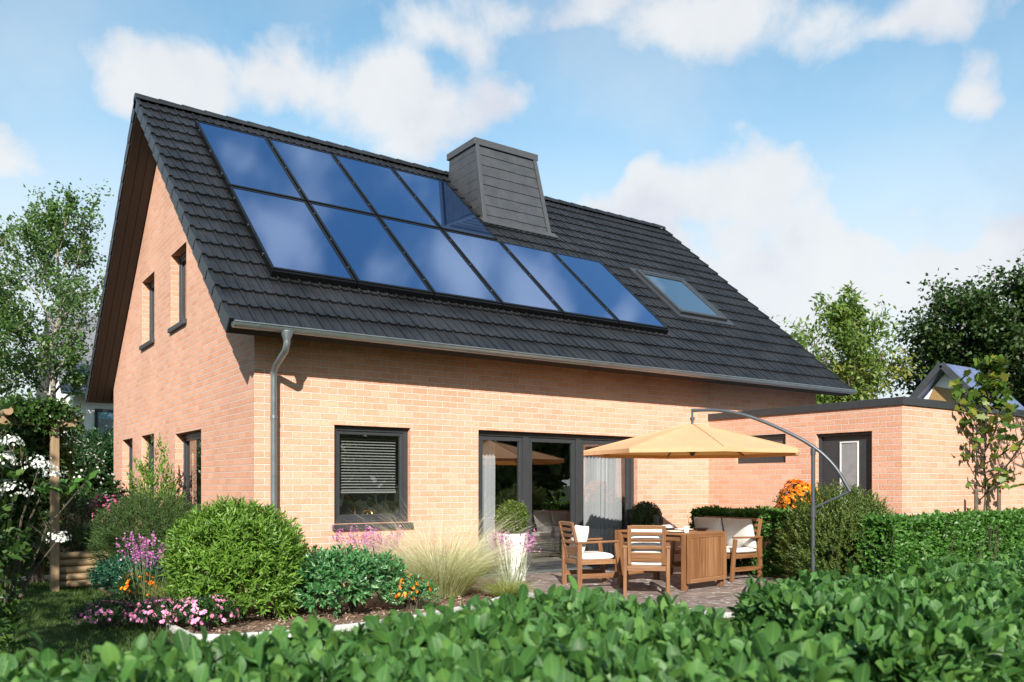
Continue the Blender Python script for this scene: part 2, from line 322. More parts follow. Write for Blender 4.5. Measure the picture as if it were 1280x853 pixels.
class MB:
    def __init__(s): s.v = []; s.f = []; s.g = []
    def quadface(s, pts, grain=None):
        b = len(s.v); s.v += [tuple(p) for p in pts]; s.f.append(tuple(range(b, b+len(pts))))
        s.g += [grain(p) if grain else tuple(p) for p in pts]; return s
    def box(s, x0, y0, z0, x1, y1, z1):
        return s.hexa([(x0, y0, z0), (x1, y0, z0), (x1, y1, z0), (x0, y1, z0), (x0, y0, z1), (x1, y0, z1), (x1, y1, z1), (x0, y1, z1)])
    def hexa(s, c):
        b = len(s.v); s.v += [tuple(p) for p in c]
        s.f += [tuple(b+i for i in q) for q in ((3, 2, 1, 0), (4, 5, 6, 7), (0, 1, 5, 4), (1, 2, 6, 5), (2, 3, 7, 6), (3, 0, 4, 7))]
        V = [Vector(p) for p in c]
        ax = [(V[1]-V[0]), (V[3]-V[0]), (V[4]-V[0])]
        order = sorted(range(3), key=lambda i: -ax[i].length)
        rd = random.uniform(0, 20); es = [ax[i].normalized() if ax[i].length > 1e-9 else Vector((0, 0, 1)) for i in order]
        for p in V: s.g.append((p.dot(es[0])+rd, p.dot(es[1])+rd*.37, p.dot(es[2])))
        return s
    def bar(s, p0, p1, w, h, up=(0, 0, 1)):
        """box along p0-p1, width w across, height h along 'up'"""
        p0 = Vector(p0); p1 = Vector(p1); d = (p1-p0).normalized(); u = Vector(up); u = (u-d*u.dot(d))
        if u.length < 1e-6: u = Vector((1, 0, 0)); u = u-d*u.dot(d)
        u.normalize(); a = d.cross(u)*(w/2); u = u*(h/2)
        return s.hexa([p0-a-u, p1-a-u, p1+a-u, p0+a-u, p0-a+u, p1-a+u, p1+a+u, p0+a+u])
    def tube(s, path, r, n=8, cap=True):
        P = [Vector(p) for p in path]; k = len(P)
        rr = r if isinstance(r, (list, tuple)) else [r]*k
        b = len(s.v); ref = None
        for i in range(k):
            t = (P[min(i+1, k-1)]-P[max(i-1, 0)])
            t = t.normalized() if t.length > 1e-9 else Vector((0, 0, 1))
            if ref is None: ref = t.orthogonal().normalized()
            ref = ref-t*ref.dot(t)
            if ref.length < 1e-6: ref = t.orthogonal()
            ref.normalize(); q = t.cross(ref)
            for j in range(n):
                a = 2*math.pi*j/n; p = P[i]+(ref*math.cos(a)+q*math.sin(a))*rr[i]
                s.v.append(tuple(p)); s.g.append((i*.3, a*.1, b*.01))
        for i in range(k-1):
            for j in range(n):
                s.f.append((b+i*n+j, b+i*n+(j+1) % n, b+(i+1)*n+(j+1) % n, b+(i+1)*n+j))
        if cap: s.f.append(tuple(b+j for j in range(n))[::-1]); s.f.append(tuple(b+(k-1)*n+j for j in range(n)))
        return s
    def lathe(s, prof, c=(0, 0, 0), n=32):
        b = len(s.v)
        for (r, z) in prof:
            for j in range(n):
                a = 2*math.pi*j/n; p = (c[0]+r*math.cos(a), c[1]+r*math.sin(a), c[2]+z); s.v.append(p); s.g.append(p)
        for i in range(len(prof)-1):
            for j in range(n): s.f.append((b+i*n+j, b+i*n+(j+1) % n, b+(i+1)*n+(j+1) % n, b+(i+1)*n+j))
        s.f.append(tuple(b+j for j in range(n))[::-1]); s.f.append(tuple(b+(len(prof)-1)*n+j for j in range(n)))
        return s
    def prism(s, poly, z0, z1):
        b = len(s.v); n = len(poly)
        for z in (z0, z1):
            for p in poly: s.v.append((p[0], p[1], z)); s.g.append((p[0], p[1], z))
        s.f.append(tuple(range(b, b+n))[::-1]); s.f.append(tuple(range(b+n, b+2*n)))
        for j in range(n): s.f.append((b+j, b+(j+1) % n, b+n+(j+1) % n, b+n+j))
        return s
    def build(s, name, mat, parent=None, smooth=None, bevel=0., kind=None):
        off = offset_of(parent)
        me = bpy.data.meshes.new(name); me.from_pydata([tuple(Vector(p)-off) for p in s.v], [], s.f)
        at = me.attributes.new('grain', 'FLOAT_VECTOR', 'POINT')
        at.data.foreach_set('vector', np.array(s.g, dtype=np.float32).ravel())
        me.materials.append(mat)
        if smooth:
            me.polygons.foreach_set('use_smooth', [True]*len(me.polygons)); me.set_sharp_from_angle(angle=R(smooth))
        me.update()
        o = bpy.data.objects.new(name, me); link(o, parent)
        if bevel:
            m = o.modifiers.new('bevel', 'BEVEL'); m.width = bevel; m.segments = 2; m.limit_method = 'ANGLE'; m.angle_limit = R(40)
        if kind: o['kind'] = kind
        return o

# ------------------------------------------------------------------ foliage helpers (numpy)
def nrm(v): return v/np.maximum(np.linalg.norm(v, axis=-1, keepdims=True), 1e-9)
T_LEAF = (np.array([(0, 0, 0), (.42, .5, .07), (1, 0, -.10), (.42, -.5, .07), (.48, 0, 0)]), [(0, 1, 2, 4), (0, 4, 2, 3)])
T_BLADE = (np.array([(0, .5, 0), (0, -.5, 0), (.5, .42, .10), (.5, -.42, .10), (1, 0, -.05)]), [(0, 1, 3, 2), (2, 3, 4)])
_rows = [(0.0, 0.04), (.16, .30), (.38, .47), (.60, .50), (.80, .38), (.93, .20)]
_bv = []
for i_, (t_, w_) in enumerate(_rows):
    c_ = -.20*(t_-.35)**2
    _bv += [(t_, w_, c_+.10*w_*2), (t_, 0, c_), (t_, -w_, c_+.10*w_*2)]
_bv.append((1.0, 0, -.09))
_bf = []
for i_ in range(len(_rows)-1):
    a_ = i_*3; b_ = a_+3
    _bf += [(a_, a_+1, b_+1, b_), (a_+1, a_+2, b_+2, b_+1)]
_bf += [(15, 16, 18), (16, 17, 18)]
T_BROAD = (np.array(_bv), _bf)
_mp = [(0, 0), (.08, .12), (-.05, .42), (.16, .34), (.30, .62), (.42, .48), (.55, .58), (.60, .28), (.78, .24), (1, 0)]
_mpf = _mp+[(x, -y) for x, y in _mp[-2:0:-1]]
T_MAPLE = (np.array([(x, y, -.12*abs(y)) for x, y in _mpf]), [tuple(range(len(_mpf)))])
_pt = []
for k_ in range(6):
    a_ = k_*math.pi/3
    _pt += [(.5*math.cos(a_), .5*math.sin(a_), .12), (.34*math.cos(a_+.52), .34*math.sin(a_+.52), .05)]
T_FLOWER = (np.array(_pt+[(0, 0, .0)]), [(i, (i+1) % 12, 12) for i in range(12)])

def leaf_obj(name, mat, parent, P, D, N, L, W, tmpl, kind=None):
    T, faces = tmpl; n = len(P)
    off = np.array(offset_of(parent)); D = nrm(D); N = nrm(N-D*(N*D).sum(1, keepdims=True)); Sx = np.cross(N, D)
    L = np.broadcast_to(np.asarray(L, float), (n,))[:, None, None]; W = np.broadcast_to(np.asarray(W, float), (n,))[:, None, None]
    V = (P-off)[:, None, :]+T[None, :, 0:1]*L*D[:, None, :]+T[None, :, 1:2]*W*Sx[:, None, :]+T[None, :, 2:3]*L*N[:, None, :]
    k = len(T); V = V.reshape(-1, 3)
    me = bpy.data.meshes.new(name)
    fl = np.concatenate([np.array(f) for f in faces]); ln = np.array([len(f) for f in faces])
    loops = (fl[None, :]+(np.arange(n)*k)[:, None]).ravel(); tot = np.tile(ln, n); st = np.concatenate([[0], np.cumsum(tot)[:-1]])
    me.vertices.add(len(V)); me.vertices.foreach_set('co', V.astype(np.float32).ravel())
    me.loops.add(len(loops)); me.loops.foreach_set('vertex_index', loops.astype(np.int32))
    me.polygons.add(len(tot)); me.polygons.foreach_set('loop_start', st.astype(np.int32)); me.polygons.foreach_set('loop_total', tot.astype(np.int32))
    me.polygons.foreach_set('use_smooth', np.ones(len(tot), dtype=bool))
    if tmpl is T_BROAD:
        a = me.attributes.new('leafuv', 'FLOAT_VECTOR', 'POINT'); a.data.foreach_set('vector', np.tile(T*np.array([1, 2, 0]), (n, 1)).astype(np.float32).ravel())
    me.update(calc_edges=True); me.validate()
    me.materials.append(mat)
    o = bpy.data.objects.new(name, me); link(o, parent)
    if kind: o['kind'] = kind
    return o

def rand_dirs(n): return nrm(rng.normal(size=(n, 3)))
def lump(d, seed, f=2.2, k=7):
    r = np.random.default_rng(seed); out = np.zeros(len(d))
    for i in range(k):
        w = r.normal(size=3)*f*(1+i*.35); out += np.sin(d@w+r.uniform(0, 6.3))/(1+i*.4)
    return out/3.

def shoots(P, A, m, sl, L, W, spread=.9, jit=.3, lvar=.38):
    """leaves spiralling along short shoots: P bases, A axes -> arrays"""
    n = len(P); A = nrm(A)
    t = (np.arange(m)+.3)/m
    U = nrm(np.cross(A, rand_dirs(n))); V = np.cross(A, U)
    ang = (np.arange(m)*2.4)[None, :]+rng.uniform(0, 6.28, (n, 1))
    rad = np.cos(ang)[..., None]*U[:, None, :]+np.sin(ang)[..., None]*V[:, None, :]
    sp = spread*(1.15-.75*t)[None, :, None]
    D = A[:, None, :]*(1-.25*sp)+rad*sp+rng.normal(size=(n, m, 3))*jit*.5
    N = A[:, None, :]-rad*.25+rng.normal(size=(n, m, 3))*jit
    PP = P[:, None, :]+A[:, None, :]*(t*sl)[None, :, None]
    LL = L*rng.uniform(1-lvar, 1+lvar, (n, m))*(1.05-.3*t)[None, :]
    return PP.reshape(-1, 3), D.reshape(-1, 3), N.reshape(-1, 3), LL.ravel(), (LL*W/L).ravel()

def dome_points(c, rx, ry, h, n, seed, inner=.55, amp=.14, low=-.25, f=2.2):
    """points through the outer volume of an uneven dome standing at c"""
    d = rand_dirs(int(n*1.6)); d = d[d[:, 2] > low][:n]
    u = rng.uniform(inner**3, 1, len(d))**(1/3)
    r = u*(1+amp*lump(d, seed, f))
    zc = h*.48
    p = np.stack([c[0]+d[:, 0]*rx*r, c[1]+d[:, 1]*ry*r, c[2]+zc+d[:, 2]*(h-zc)*r], 1)
    p[:, 2] = np.where(d[:, 2] < 0, c[2]+zc+d[:, 2]*zc*1.9*r, p[:, 2]); p[:, 2] = np.maximum(p[:, 2], c[2]+.03)
    return p, d, u

def stems_mb(c, rx, ry, h, n, r=.012):
    mb = MB()
    for i in range(n):
        a = random.uniform(0, 6.28); q = random.uniform(.3, .8)
        e = Vector((c[0]+math.cos(a)*rx*q, c[1]+math.sin(a)*ry*q, c[2]+h*random.uniform(.55, .85)))
        b = Vector((c[0]+math.cos(a)*.06, c[1]+math.sin(a)*.06, c[2]-.02)); m = (b+e)/2+Vector((0, 0, h*.12))
        mb.tube([b, m, e], [r, r*.7, r*.3], 5)
    return mb

def bush(name, label, cat, c, rx, ry, h, ns, m, sl, L, W, mat, seed=1, upright=.4, tmpl=T_LEAF, spread=.9, inner=.55, amp=.14, low=-.25, group=None, jit=.3, f=2.2):
    root = thing(name, label, cat, c, group)
    p, d, u = dome_points(c, rx, ry, h, ns, seed, inner, amp, low, f)
    A = d*np.array([1, 1, .9])+np.array([0, 0, upright])+rng.normal(size=d.shape)*.25
    leaf_obj('foliage', mat, root, *shoots(p, A, m, sl, L, W, spread, jit), tmpl)
    stems_mb(c, rx, ry, h, 14).build('stem', M['twig'], root)
    return root

def flower_part(root, P, D, size, mat, name='blossoms', layers=2):
    n = len(P); PP = np.repeat(P, layers, 0); sz = np.repeat(np.broadcast_to(size, (n,)), layers)*np.tile(np.linspace(1, .55, layers), n)
    Dn = np.repeat(nrm(D), layers, 0)
    X = nrm(np.cross(Dn, rand_dirs(len(PP)))); PP = PP+Dn*(np.tile(np.linspace(0, .22, layers), n)*sz)[:, None]
    return leaf_obj(name, mat, root, PP, X, Dn, sz, sz, T_FLOWER, 'stuff')

def blades(name, mat, root, P, D, bend, L, W, kind=None, segs=4):
    """arching grass blades, each a curved strip"""
    n = len(P); off = np.array(offset_of(root)); D = nrm(D)
    side = nrm(np.cross(D, np.array([0, 0, 1.])+rng.normal(size=(n, 3))*.4))
    t = np.linspace(0, 1, segs+1)
    outd = D*np.array([1, 1, 0]); outd = nrm(outd+1e-6)
    L = np.broadcast_to(L, (n,)); bend = np.broadcast_to(bend, (n,)); W = np.broadcast_to(W, (n,))
    C = (P-off)[:, None, :]+D[:, None, :]*(L[:, None]*t)[..., None]+(outd*bend[:, None])[:, None, :]*(t**2*1.)[None, :, None]*L[:, None, None]*.55+np.array([0, 0, -1.])*(bend*L*.45)[:, None, None]*(t**2.4)[None, :, None]
    w = (1-t**1.5*.9)
    A = C+side[:, None, :]*(W[:, None]*w/2)[..., None]; B = C-side[:, None, :]*(W[:, None]*w/2)[..., None]
    V = np.stack([A, B], 2).reshape(n, -1, 3); k = V.shape[1]
    q = np.array([(2*i, 2*i+1, 2*i+3, 2*i+2) for i in range(segs)])
    faces = (q[None]+(np.arange(n)*k)[:, None, None]).reshape(-1, 4)
    me = bpy.data.meshes.new(name); V = V.reshape(-1, 3)
    me.vertices.add(len(V)); me.vertices.foreach_set('co', V.astype(np.float32).ravel())
    me.loops.add(faces.size); me.loops.foreach_set('vertex_index', faces.astype(np.int32).ravel())
    me.polygons.add(len(faces)); me.polygons.foreach_set('loop_start', (np.arange(len(faces))*4).astype(np.int32)); me.polygons.foreach_set('loop_total', np.full(len(faces), 4, np.int32))
    me.update(calc_edges=True); me.materials.append(mat)
    o = bpy.data.objects.new(name, me); link(o, root)
    if kind: o['kind'] = kind
    return o

def tree(name, label, base, h, spread, tr, nl, nsub, leaf_n, L, W, mat, bark, seed, t0=.25, shape='oval', up=.5, group=None, tmpl=T_LEAF, clump=.5, droop=0., lean=(0, 0), top=1.0):
    rd = random.Random(seed)
    root = thing(name, label, 'tree', base, group); B = Vector(base)
    mb = MB(); tp = []
    for i in range(9):
        t = i/8; tp.append(B+Vector((lean[0]*t+rd.uniform(-1, 1)*.018*h*(t > 0), lean[1]*t+rd.uniform(-1, 1)*.018*h*(t > 0), h*.95*t-.05)))
    mb.tube(tp, [tr*(1-.88*(i/8))*(1.25 if i == 0 else 1) for i in range(9)], 10)
    def at(t):
        x = t*8; i = min(7, int(x)); return tp[i].lerp(tp[i+1], x-i)
    ends = []
    for i in range(nl):
        t = t0+(1-t0)*(i+.5)/nl*.97
        q = (t-t0)/(1-t0)
        if shape == 'oval': ln = math.sin(math.pi*(.12+.80*q))**.75
        elif shape == 'cone': ln = 1-.82*q
        else: ln = (1-q**2.4)**.5*.9+.12
        ln *= spread*rd.uniform(.72, 1.12); az = i*2.399+rd.uniform(-.5, .5)
        a0 = up*(1-.3*q)+rd.uniform(-.15, .2)+.5*q
        d = Vector((math.cos(az)*math.cos(a0), math.sin(az)*math.cos(a0), math.sin(a0)))
        p = at(t); pts = [p]; r0 = tr*(1-.88*t)*.55
        for k in range(5):
            d = (d+Vector((rd.uniform(-.22, .22), rd.uniform(-.22, .22), rd.uniform(-.10, .22)-droop*k*.2))).normalized(); p = p+d*(ln/5); pts.append(p)
        mb.tube(pts, [max(.012, r0*(1-.17*k)) for k in range(6)], 6)
        for j in range(nsub):
            x = rd.uniform(.25, 1)*5; ii = min(4, int(x)); b = pts[ii].lerp(pts[ii+1], x-ii)
            dd = (pts[ii+1]-pts[ii]).normalized()+Vector((rd.gauss(0, .75), rd.gauss(0, .75), rd.gauss(.1, .5)-droop)); dd.normalize()
            l2 = ln*rd.uniform(.22, .45); e = b+dd*l2+Vector((0, 0, -droop*l2*.3)); md = (b+e)/2+Vector((0, 0, l2*.06))
            mb.tube([b, md, e], [max(.008, r0*.35), max(.006, r0*.25), .004], 4, False); ends.append((b, md, e, l2))
    mb.build('trunk', bark, root, smooth=60)
    E = np.array([[tuple(a), tuple(b), tuple(c)] for a, b, c, _ in ends]); l2 = np.array([x[3] for x in ends])
    k = rng.integers(0, len(E), leaf_n); t = rng.uniform(.1, 1.08, leaf_n)[:, None]
    P = np.where(t < .5, E[k, 0]*(1-2*t)+E[k, 1]*(2*t), E[k, 1]*(2-2*t)+E[k, 2]*(2*t-1))
    P = P+rng.normal(size=P.shape)*(clump*l2[k]*.45)[:, None]*np.array([1, 1, .75])
    ax = nrm(E[k, 2]-E[k, 0]); D = ax*.5+rng.normal(size=P.shape)*.7+np.array([0, 0, -.25]); N = rng.normal(size=P.shape)*.55+np.array([0, 0, 1.])
    LL = L*rng.uniform(.7, 1.3, leaf_n)
    leaf_obj('crown', mat, root, P, D, N, LL, LL*W/L, tmpl)
    return root

# ------------------------------------------------------------------ camera, sky, sun
CAM = (-3.4926, -10.7329, 1.42); YAW = 54.787
cd = bpy.data.cameras.new('camera'); cam = bpy.data.objects.new('camera', cd); COL.objects.link(cam)
cam.location = CAM; cam.rotation_euler = (R(90), 0, R(YAW-90)); cd.lens = 36*1041/1280.; cd.sensor_width = 36; cd.sensor_fit = 'HORIZONTAL'
cd.shift_y = 179.5/1280.; cd.clip_start = .05; cd.clip_end = 2000
cd.dof.use_dof = True; cd.dof.focus_distance = 12.0; cd.dof.aperture_fstop = 3.5
S.camera = cam

SUN_DIR = Vector((.66, 1.0, -.72)).normalized()          # direction the light travels
EL = math.asin(-SUN_DIR.z); AZ = math.atan2(-SUN_DIR.x, -SUN_DIR.y)
ld = bpy.data.lights.new('sun', 'SUN'); ld.energy = 5.0; ld.angle = R(.55); ld.color = (1.0, .942, .838)
lo = bpy.data.objects.new('sun', ld); COL.objects.link(lo); lo.rotation_euler = SUN_DIR.to_track_quat('-Z', 'Y').to_euler(); lo.location = (-20, -20, 20)

W = bpy.data.worlds.new('World'); S.world = W; W.use_nodes = True
nt = W.node_tree; nt.nodes.clear(); L = nt.links.new
wo = nt.nodes.new('ShaderNodeOutputWorld')
sky = nt.nodes.new('ShaderNodeTexSky'); sky.sky_type = 'NISHITA'; sky.sun_disc = False
sky.sun_elevation = EL; sky.sun_rotation = AZ % (2*math.pi); sky.altitude = 50; sky.air_density = 1.0; sky.dust_density = .6; sky.ozone_density = 1.6
bg1 = nd(nt, 'ShaderNodeBackground'); bg1.inputs[1].default_value = .118; tn = nd(nt, 'ShaderNodeVectorMath', operation='MULTIPLY'); L(sky.outputs[0], tn.inputs[0]); tn.inputs[1].default_value = (.76, 1.04, .955); L(tn.outputs[0], bg1.inputs[0])
tc = nd(nt, 'ShaderNodeTexCoord'); dirv = tc.outputs['Generated']
sx = nd(nt, 'ShaderNodeSeparateXYZ'); L(dirv, sx.inputs[0])
azn = nd(nt, 'ShaderNodeMath', operation='ARCTAN2'); L(sx.outputs[1], azn.inputs[0]); L(sx.outputs[0], azn.inputs[1])
eln = nd(nt, 'ShaderNodeMath', operation='ARCSINE'); L(sx.outputs[2], eln.inputs[0])
ae = nd(nt, 'ShaderNodeCombineXYZ'); L(azn.outputs[0], ae.inputs[0]); L(eln.outputs[0], ae.inputs[1])
ns1 = nd(nt, 'ShaderNodeTexNoise', Scale=5., Detail=2.); L(dirv, ns1.inputs['Vector'])
w1 = nd(nt, 'ShaderNodeVectorMath', operation='SUBTRACT'); L(ns1.outputs['Color'], w1.inputs[0]); w1.inputs[1].default_value = (.5, .5, .5)
w2 = nd(nt, 'ShaderNodeVectorMath', operation='MULTIPLY_ADD'); L(w1.outputs[0], w2.inputs[0]); w2.inputs[1].default_value = (.13, .08, 0); L(ae.outputs[0], w2.inputs[2])
# cumulus banks: azimuth, elevation, half widths (degrees), weight
CLOUDS = [
    (77.5, 24.2, 9.0, 3.2, 1.15), (70.5, 25.2, 7.5, 3.5, 1.15), (63.5, 24.6, 8.0, 3.3, 1.2), (60.0, 28.0, 6.0, 2.4, .9), (56.0, 24.9, 4.5, 2.4, 1.0),
    (43.0, 18.3, 10., 4.2, 1.35), (47.5, 16.8, 6.5, 3.6, 1.25), (38.5, 19.2, 4.6, 3.4, 1.25), (40., 12.5, 19., 8., 1.7), (28., 12.0, 16., 5., 1.4), (54., 14., 9., 5.5, 1.15),
    (86., 17.8, 5., 2.8, 1.4), (25., 22., 3.2, 2.8, 1.1), (28.5, 19.3, 4.2, 1.7, .85), (31., 26.8, 9., 2.4, .95), (41., 27.8, 10., 2.2, .8), (54., 29.8, 9., 2.2, .7), (90., 32., 9., 3.0, .7),
    (42., 54., 45., 14., .22), (61.5, 57.8, 6., 2.8, .85), (54.5, 55.2, 4.5, 2.4, .75), (49.5, 60., 9., 2.2, .9), (40., 56., 5., 2.5, .8), (33.5, 51.2, 6., 2.6, .9), (28.5, 48., 6., 2.6, .95), (23.5, 43.5, 5., 3., .9), (75., 68., 20., 6., .8), (15., 62., 18., 6., .8),
    (160., 25., 30., 8., .7), (-60., 22., 40., 9., .6), (230., 30., 30., 9., .6), (-10., 35., 18., 6., .7)]
prev = None
for a, e, sa, se, wt in CLOUDS:
    sb = nd(nt, 'ShaderNodeVectorMath', operation='SUBTRACT'); L(w2.outputs[0], sb.inputs[0]); sb.inputs[1].default_value = (R(a), R(e), 0)
    ml = nd(nt, 'ShaderNodeVectorMath', operation='MULTIPLY'); L(sb.outputs[0], ml.inputs[0]); ml.inputs[1].default_value = (1/R(sa), 1/R(se), 0)
    ln = nd(nt, 'ShaderNodeVectorMath', operation='LENGTH'); L(ml.outputs[0], ln.inputs[0])
    q = nd(nt, 'ShaderNodeMath', operation='MULTIPLY_ADD'); L(ln.outputs['Value'], q.inputs[0]); q.inputs[1].default_value = -.9*wt; q.inputs[2].default_value = wt
    if prev is None: prev = q.outputs[0]
    else:
        mxn = nd(nt, 'ShaderNodeMath', operation='SMOOTH_MAX'); L(prev, mxn.inputs[0]); L(q.outputs[0], mxn.inputs[1]); mxn.inputs[2].default_value = .25; prev = mxn.outputs[0]
cl = nd(nt, 'ShaderNodeMath', operation='MAXIMUM'); L(prev, cl.inputs[0]); cl.inputs[1].default_value = -.8
nz = nd(nt, 'ShaderNodeTexNoise', Scale=7.5, Detail=8., Roughness=.55, Distortion=.15); L(dirv, nz.inputs['Vector'])
sq = nd(nt, 'ShaderNodeMath', operation='MULTIPLY_ADD'); L(nz.outputs[0], sq.inputs[0]); sq.inputs[1].default_value = 3.0; L(cl.outputs[0], sq.inputs[2])
dens = nd(nt, 'ShaderNodeMapRange', interpolation_type='SMOOTHSTEP'); L(sq.outputs[0], dens.inputs[0]); dens.inputs[1].default_value = 1.58; dens.inputs[2].default_value = 2.36
# thin veil near the horizon
hz = nd(nt, 'ShaderNodeMapRange', interpolation_type='SMOOTHSTEP'); L(eln.outputs[0], hz.inputs[0]); hz.inputs[1].default_value = R(29); hz.inputs[2].default_value = R(9); hz.inputs[3].default_value = .0; hz.inputs[4].default_value = .92
vl = nd(nt, 'ShaderNodeTexNoise', Scale=3.2, Detail=5., Roughness=.55); L(dirv, vl.inputs['Vector'])
vm = nd(nt, 'ShaderNodeMapRange'); L(vl.outputs[0], vm.inputs[0]); vm.inputs[1].default_value = .36; vm.inputs[2].default_value = .72; vm.inputs[3].default_value = .06; vm.inputs[4].default_value = .50
ze = nd(nt, 'ShaderNodeMapRange'); L(eln.outputs[0], ze.inputs[0]); ze.inputs[1].default_value = R(30); ze.inputs[2].default_value = R(48); ze.inputs[3].default_value = 1.; ze.inputs[4].default_value = .1
vz = nd(nt, 'ShaderNodeMath', operation='MULTIPLY'); L(vm.outputs[0], vz.inputs[0]); L(ze.outputs[0], vz.inputs[1]); vm = vz
d2 = nd(nt, 'ShaderNodeMath', operation='MAXIMUM'); L(dens.outputs[0], d2.inputs[0]); L(hz.outputs[0], d2.inputs[1])
d3 = nd(nt, 'ShaderNodeMath', operation='MAXIMUM'); L(d2.outputs[0], d3.inputs[0]); L(vm.outputs[0], d3.inputs[1])
d4 = nd(nt, 'ShaderNodeMath', operation='MULTIPLY'); L(d3.outputs[0], d4.inputs[0]); d4.inputs[1].default_value = .96
# thick parts of a cloud are bright, thin rims take the sky's tint; bases are lilac grey
nz2 = nd(nt, 'ShaderNodeTexNoise', Scale=7., Detail=6., Roughness=.55)
of = nd(nt, 'ShaderNodeVectorMath', operation='ADD'); L(dirv, of.inputs[0]); of.inputs[1].default_value = (.0, .0, .035); L(of.outputs[0], nz2.inputs['Vector'])
shade = ramp(nt, nz2.outputs[0], [(.38, (.95, .97, .985)), (.52, (.90, .925, .96)), (.68, (.77, .80, .89))])
bg2 = nd(nt, 'ShaderNodeBackground'); bg2.inputs[1].default_value = .485; L(shade, bg2.inputs[0])
mxw = nd(nt, 'ShaderNodeMixShader'); L(d4.outputs[0], mxw.inputs[0]); L(bg1.outputs[0], mxw.inputs[1]); L(bg2.outputs[0], mxw.inputs[2]); L(mxw.outputs[0], wo.inputs[0])
S.view_settings.view_transform = 'Standard'; S.view_settings.look = 'None'; S.view_settings.exposure = 0.94; S.view_settings.gamma = 1.0
S.view_settings.use_curve_mapping = False
S.render.engine = 'CYCLES'; S.cycles.max_bounces = 7; S.cycles.transparent_max_bounces = 12; S.cycles.use_denoising = True
S.cycles.caustics_reflective = False; S.cycles.caustics_refractive = False; S.cycles.sample_clamp_indirect = 6.

# ------------------------------------------------------------------ walls with openings
def wall_skin(mb, kind, plane, a0, a1, b0, topf, holes, depth=.3, flip=1, breaks=()):
    """vertical wall at X=plane (kind 'x') or Y=plane (kind 'y'); openings (a0,a1,z0,z1); reveals run inward by depth"""
    P = (lambda a, z, o=0.: (plane+o*flip, a, z)) if kind == 'x' else (lambda a, z, o=0.: (a, plane+o*flip, z))
    br = sorted({a0, a1, *breaks, *[h[0] for h in holes], *[h[1] for h in holes]})
    for x0, x1 in zip(br[:-1], br[1:]):
        hs = sorted([h for h in holes if h[0] <= x0+1e-6 and h[1] >= x1-1e-6], key=lambda h: h[2]); z = b0
        for h in hs:
            if h[2] > z: mb.quadface([P(x0, z), P(x1, z), P(x1, h[2]), P(x0, h[2])])
            z = h[3]
        mb.quadface([P(x0, z), P(x1, z), P(x1, topf(x1)), P(x0, topf(x0))])
    if depth:
        for h in holes:
            c = [(h[0], h[2]), (h[1], h[2]), (h[1], h[3]), (h[0], h[3])]
            for i in range(4):
                p, q = c[i], c[(i+1) % 4]
                mb.quadface([P(*p), P(*q), P(*q, depth), P(*p, depth)])

RIDGE = (4.9, 8.165); EAVE = (-.544, 3.411); PITCH = math.atan2(RIDGE[1]-EAVE[1], RIDGE[0]-EAVE[0]); SL = math.hypot(RIDGE[1]-EAVE[1], RIDGE[0]-EAVE[0])
cp, sp_ = math.cos(PITCH), math.sin(PITCH)
def rp(x, s, h=0.):        # point on the front slope: s up the slope from the eave, h off the tiles
    return (x, EAVE[0]+s*cp-h*sp_, EAVE[1]+s*sp_+h*cp)
def rb(x, s, h=0.):        # the same on the rear slope
    p = rp(x, s, h); return (p[0], 2*RIDGE[0]-p[1], p[2])
XV0, XV1 = -.478, 12.40
def under(y): return RIDGE[1]-abs(y-RIDGE[0])*math.tan(PITCH)-.30

house = thing('house', 'brick house with steep dark tiled roof, slate chimney and grey gutter', 'house', (0, 0, 0))
FW = [(1.10, 2.276, .88, 2.243), (3.452, 6.796, .0, 2.262)]
GW = [(2.535, 4.16, .98, 2.28), (5.767, 6.88, .9, 2.376), (7.72, 8.78, .5, 2.38), (3.423, 4.47, 4.13, 5.387), (5.734, 6.80, 4.14, 5.387)]
w = MB()
wall_skin(w, 'y', 0., 0., 11.99, -.1, lambda a: under(0), FW, .3, 1)
wall_skin(w, 'x', 0., 0., 9.81, -.1, under, GW, .3, 1, (4.9,))
wall_skin(w, 'x', 11.99, 0., 9.81, -.1, under, [], 0, -1, (4.9,))
wall_skin(w, 'y', 9.81, 0., 11.99, -.1, lambda a: under(0), [], 0, -1)
w.build('wall', M['brick'], house)

def room(name, x0, x1, y0, y1, z0, z1, fh=(), gh=()):
    m = MB(); top = lambda a: z1
    wall_skin(m, 'y', y0, x0, x1, z0, top, list(fh), 0); wall_skin(m, 'x', x0, y0, y1, z0, top, list(gh), 0)
    wall_skin(m, 'y', y1, x0, x1, z0, top, [], 0); wall_skin(m, 'x', x1, y0, y1, z0, top, [], 0)
    m.quadface([(x0, y0, z1), (x1, y0, z1), (x1, y1, z1), (x0, y1, z1)])
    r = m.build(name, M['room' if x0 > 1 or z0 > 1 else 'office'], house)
    f = MB(); f.quadface([(x0, y0, z0), (x1, y0, z0), (x1, y1, z0), (x0, y1, z0)]); f.build('room_floor', M['roomfloor'], r)
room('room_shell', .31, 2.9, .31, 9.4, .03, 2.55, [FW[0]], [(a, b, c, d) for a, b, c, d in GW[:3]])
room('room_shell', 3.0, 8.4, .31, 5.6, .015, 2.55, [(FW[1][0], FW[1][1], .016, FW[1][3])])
room('room_shell', .31, 3.0, 2.9, 7.3, 3.0, 5.75, (), GW[3:])

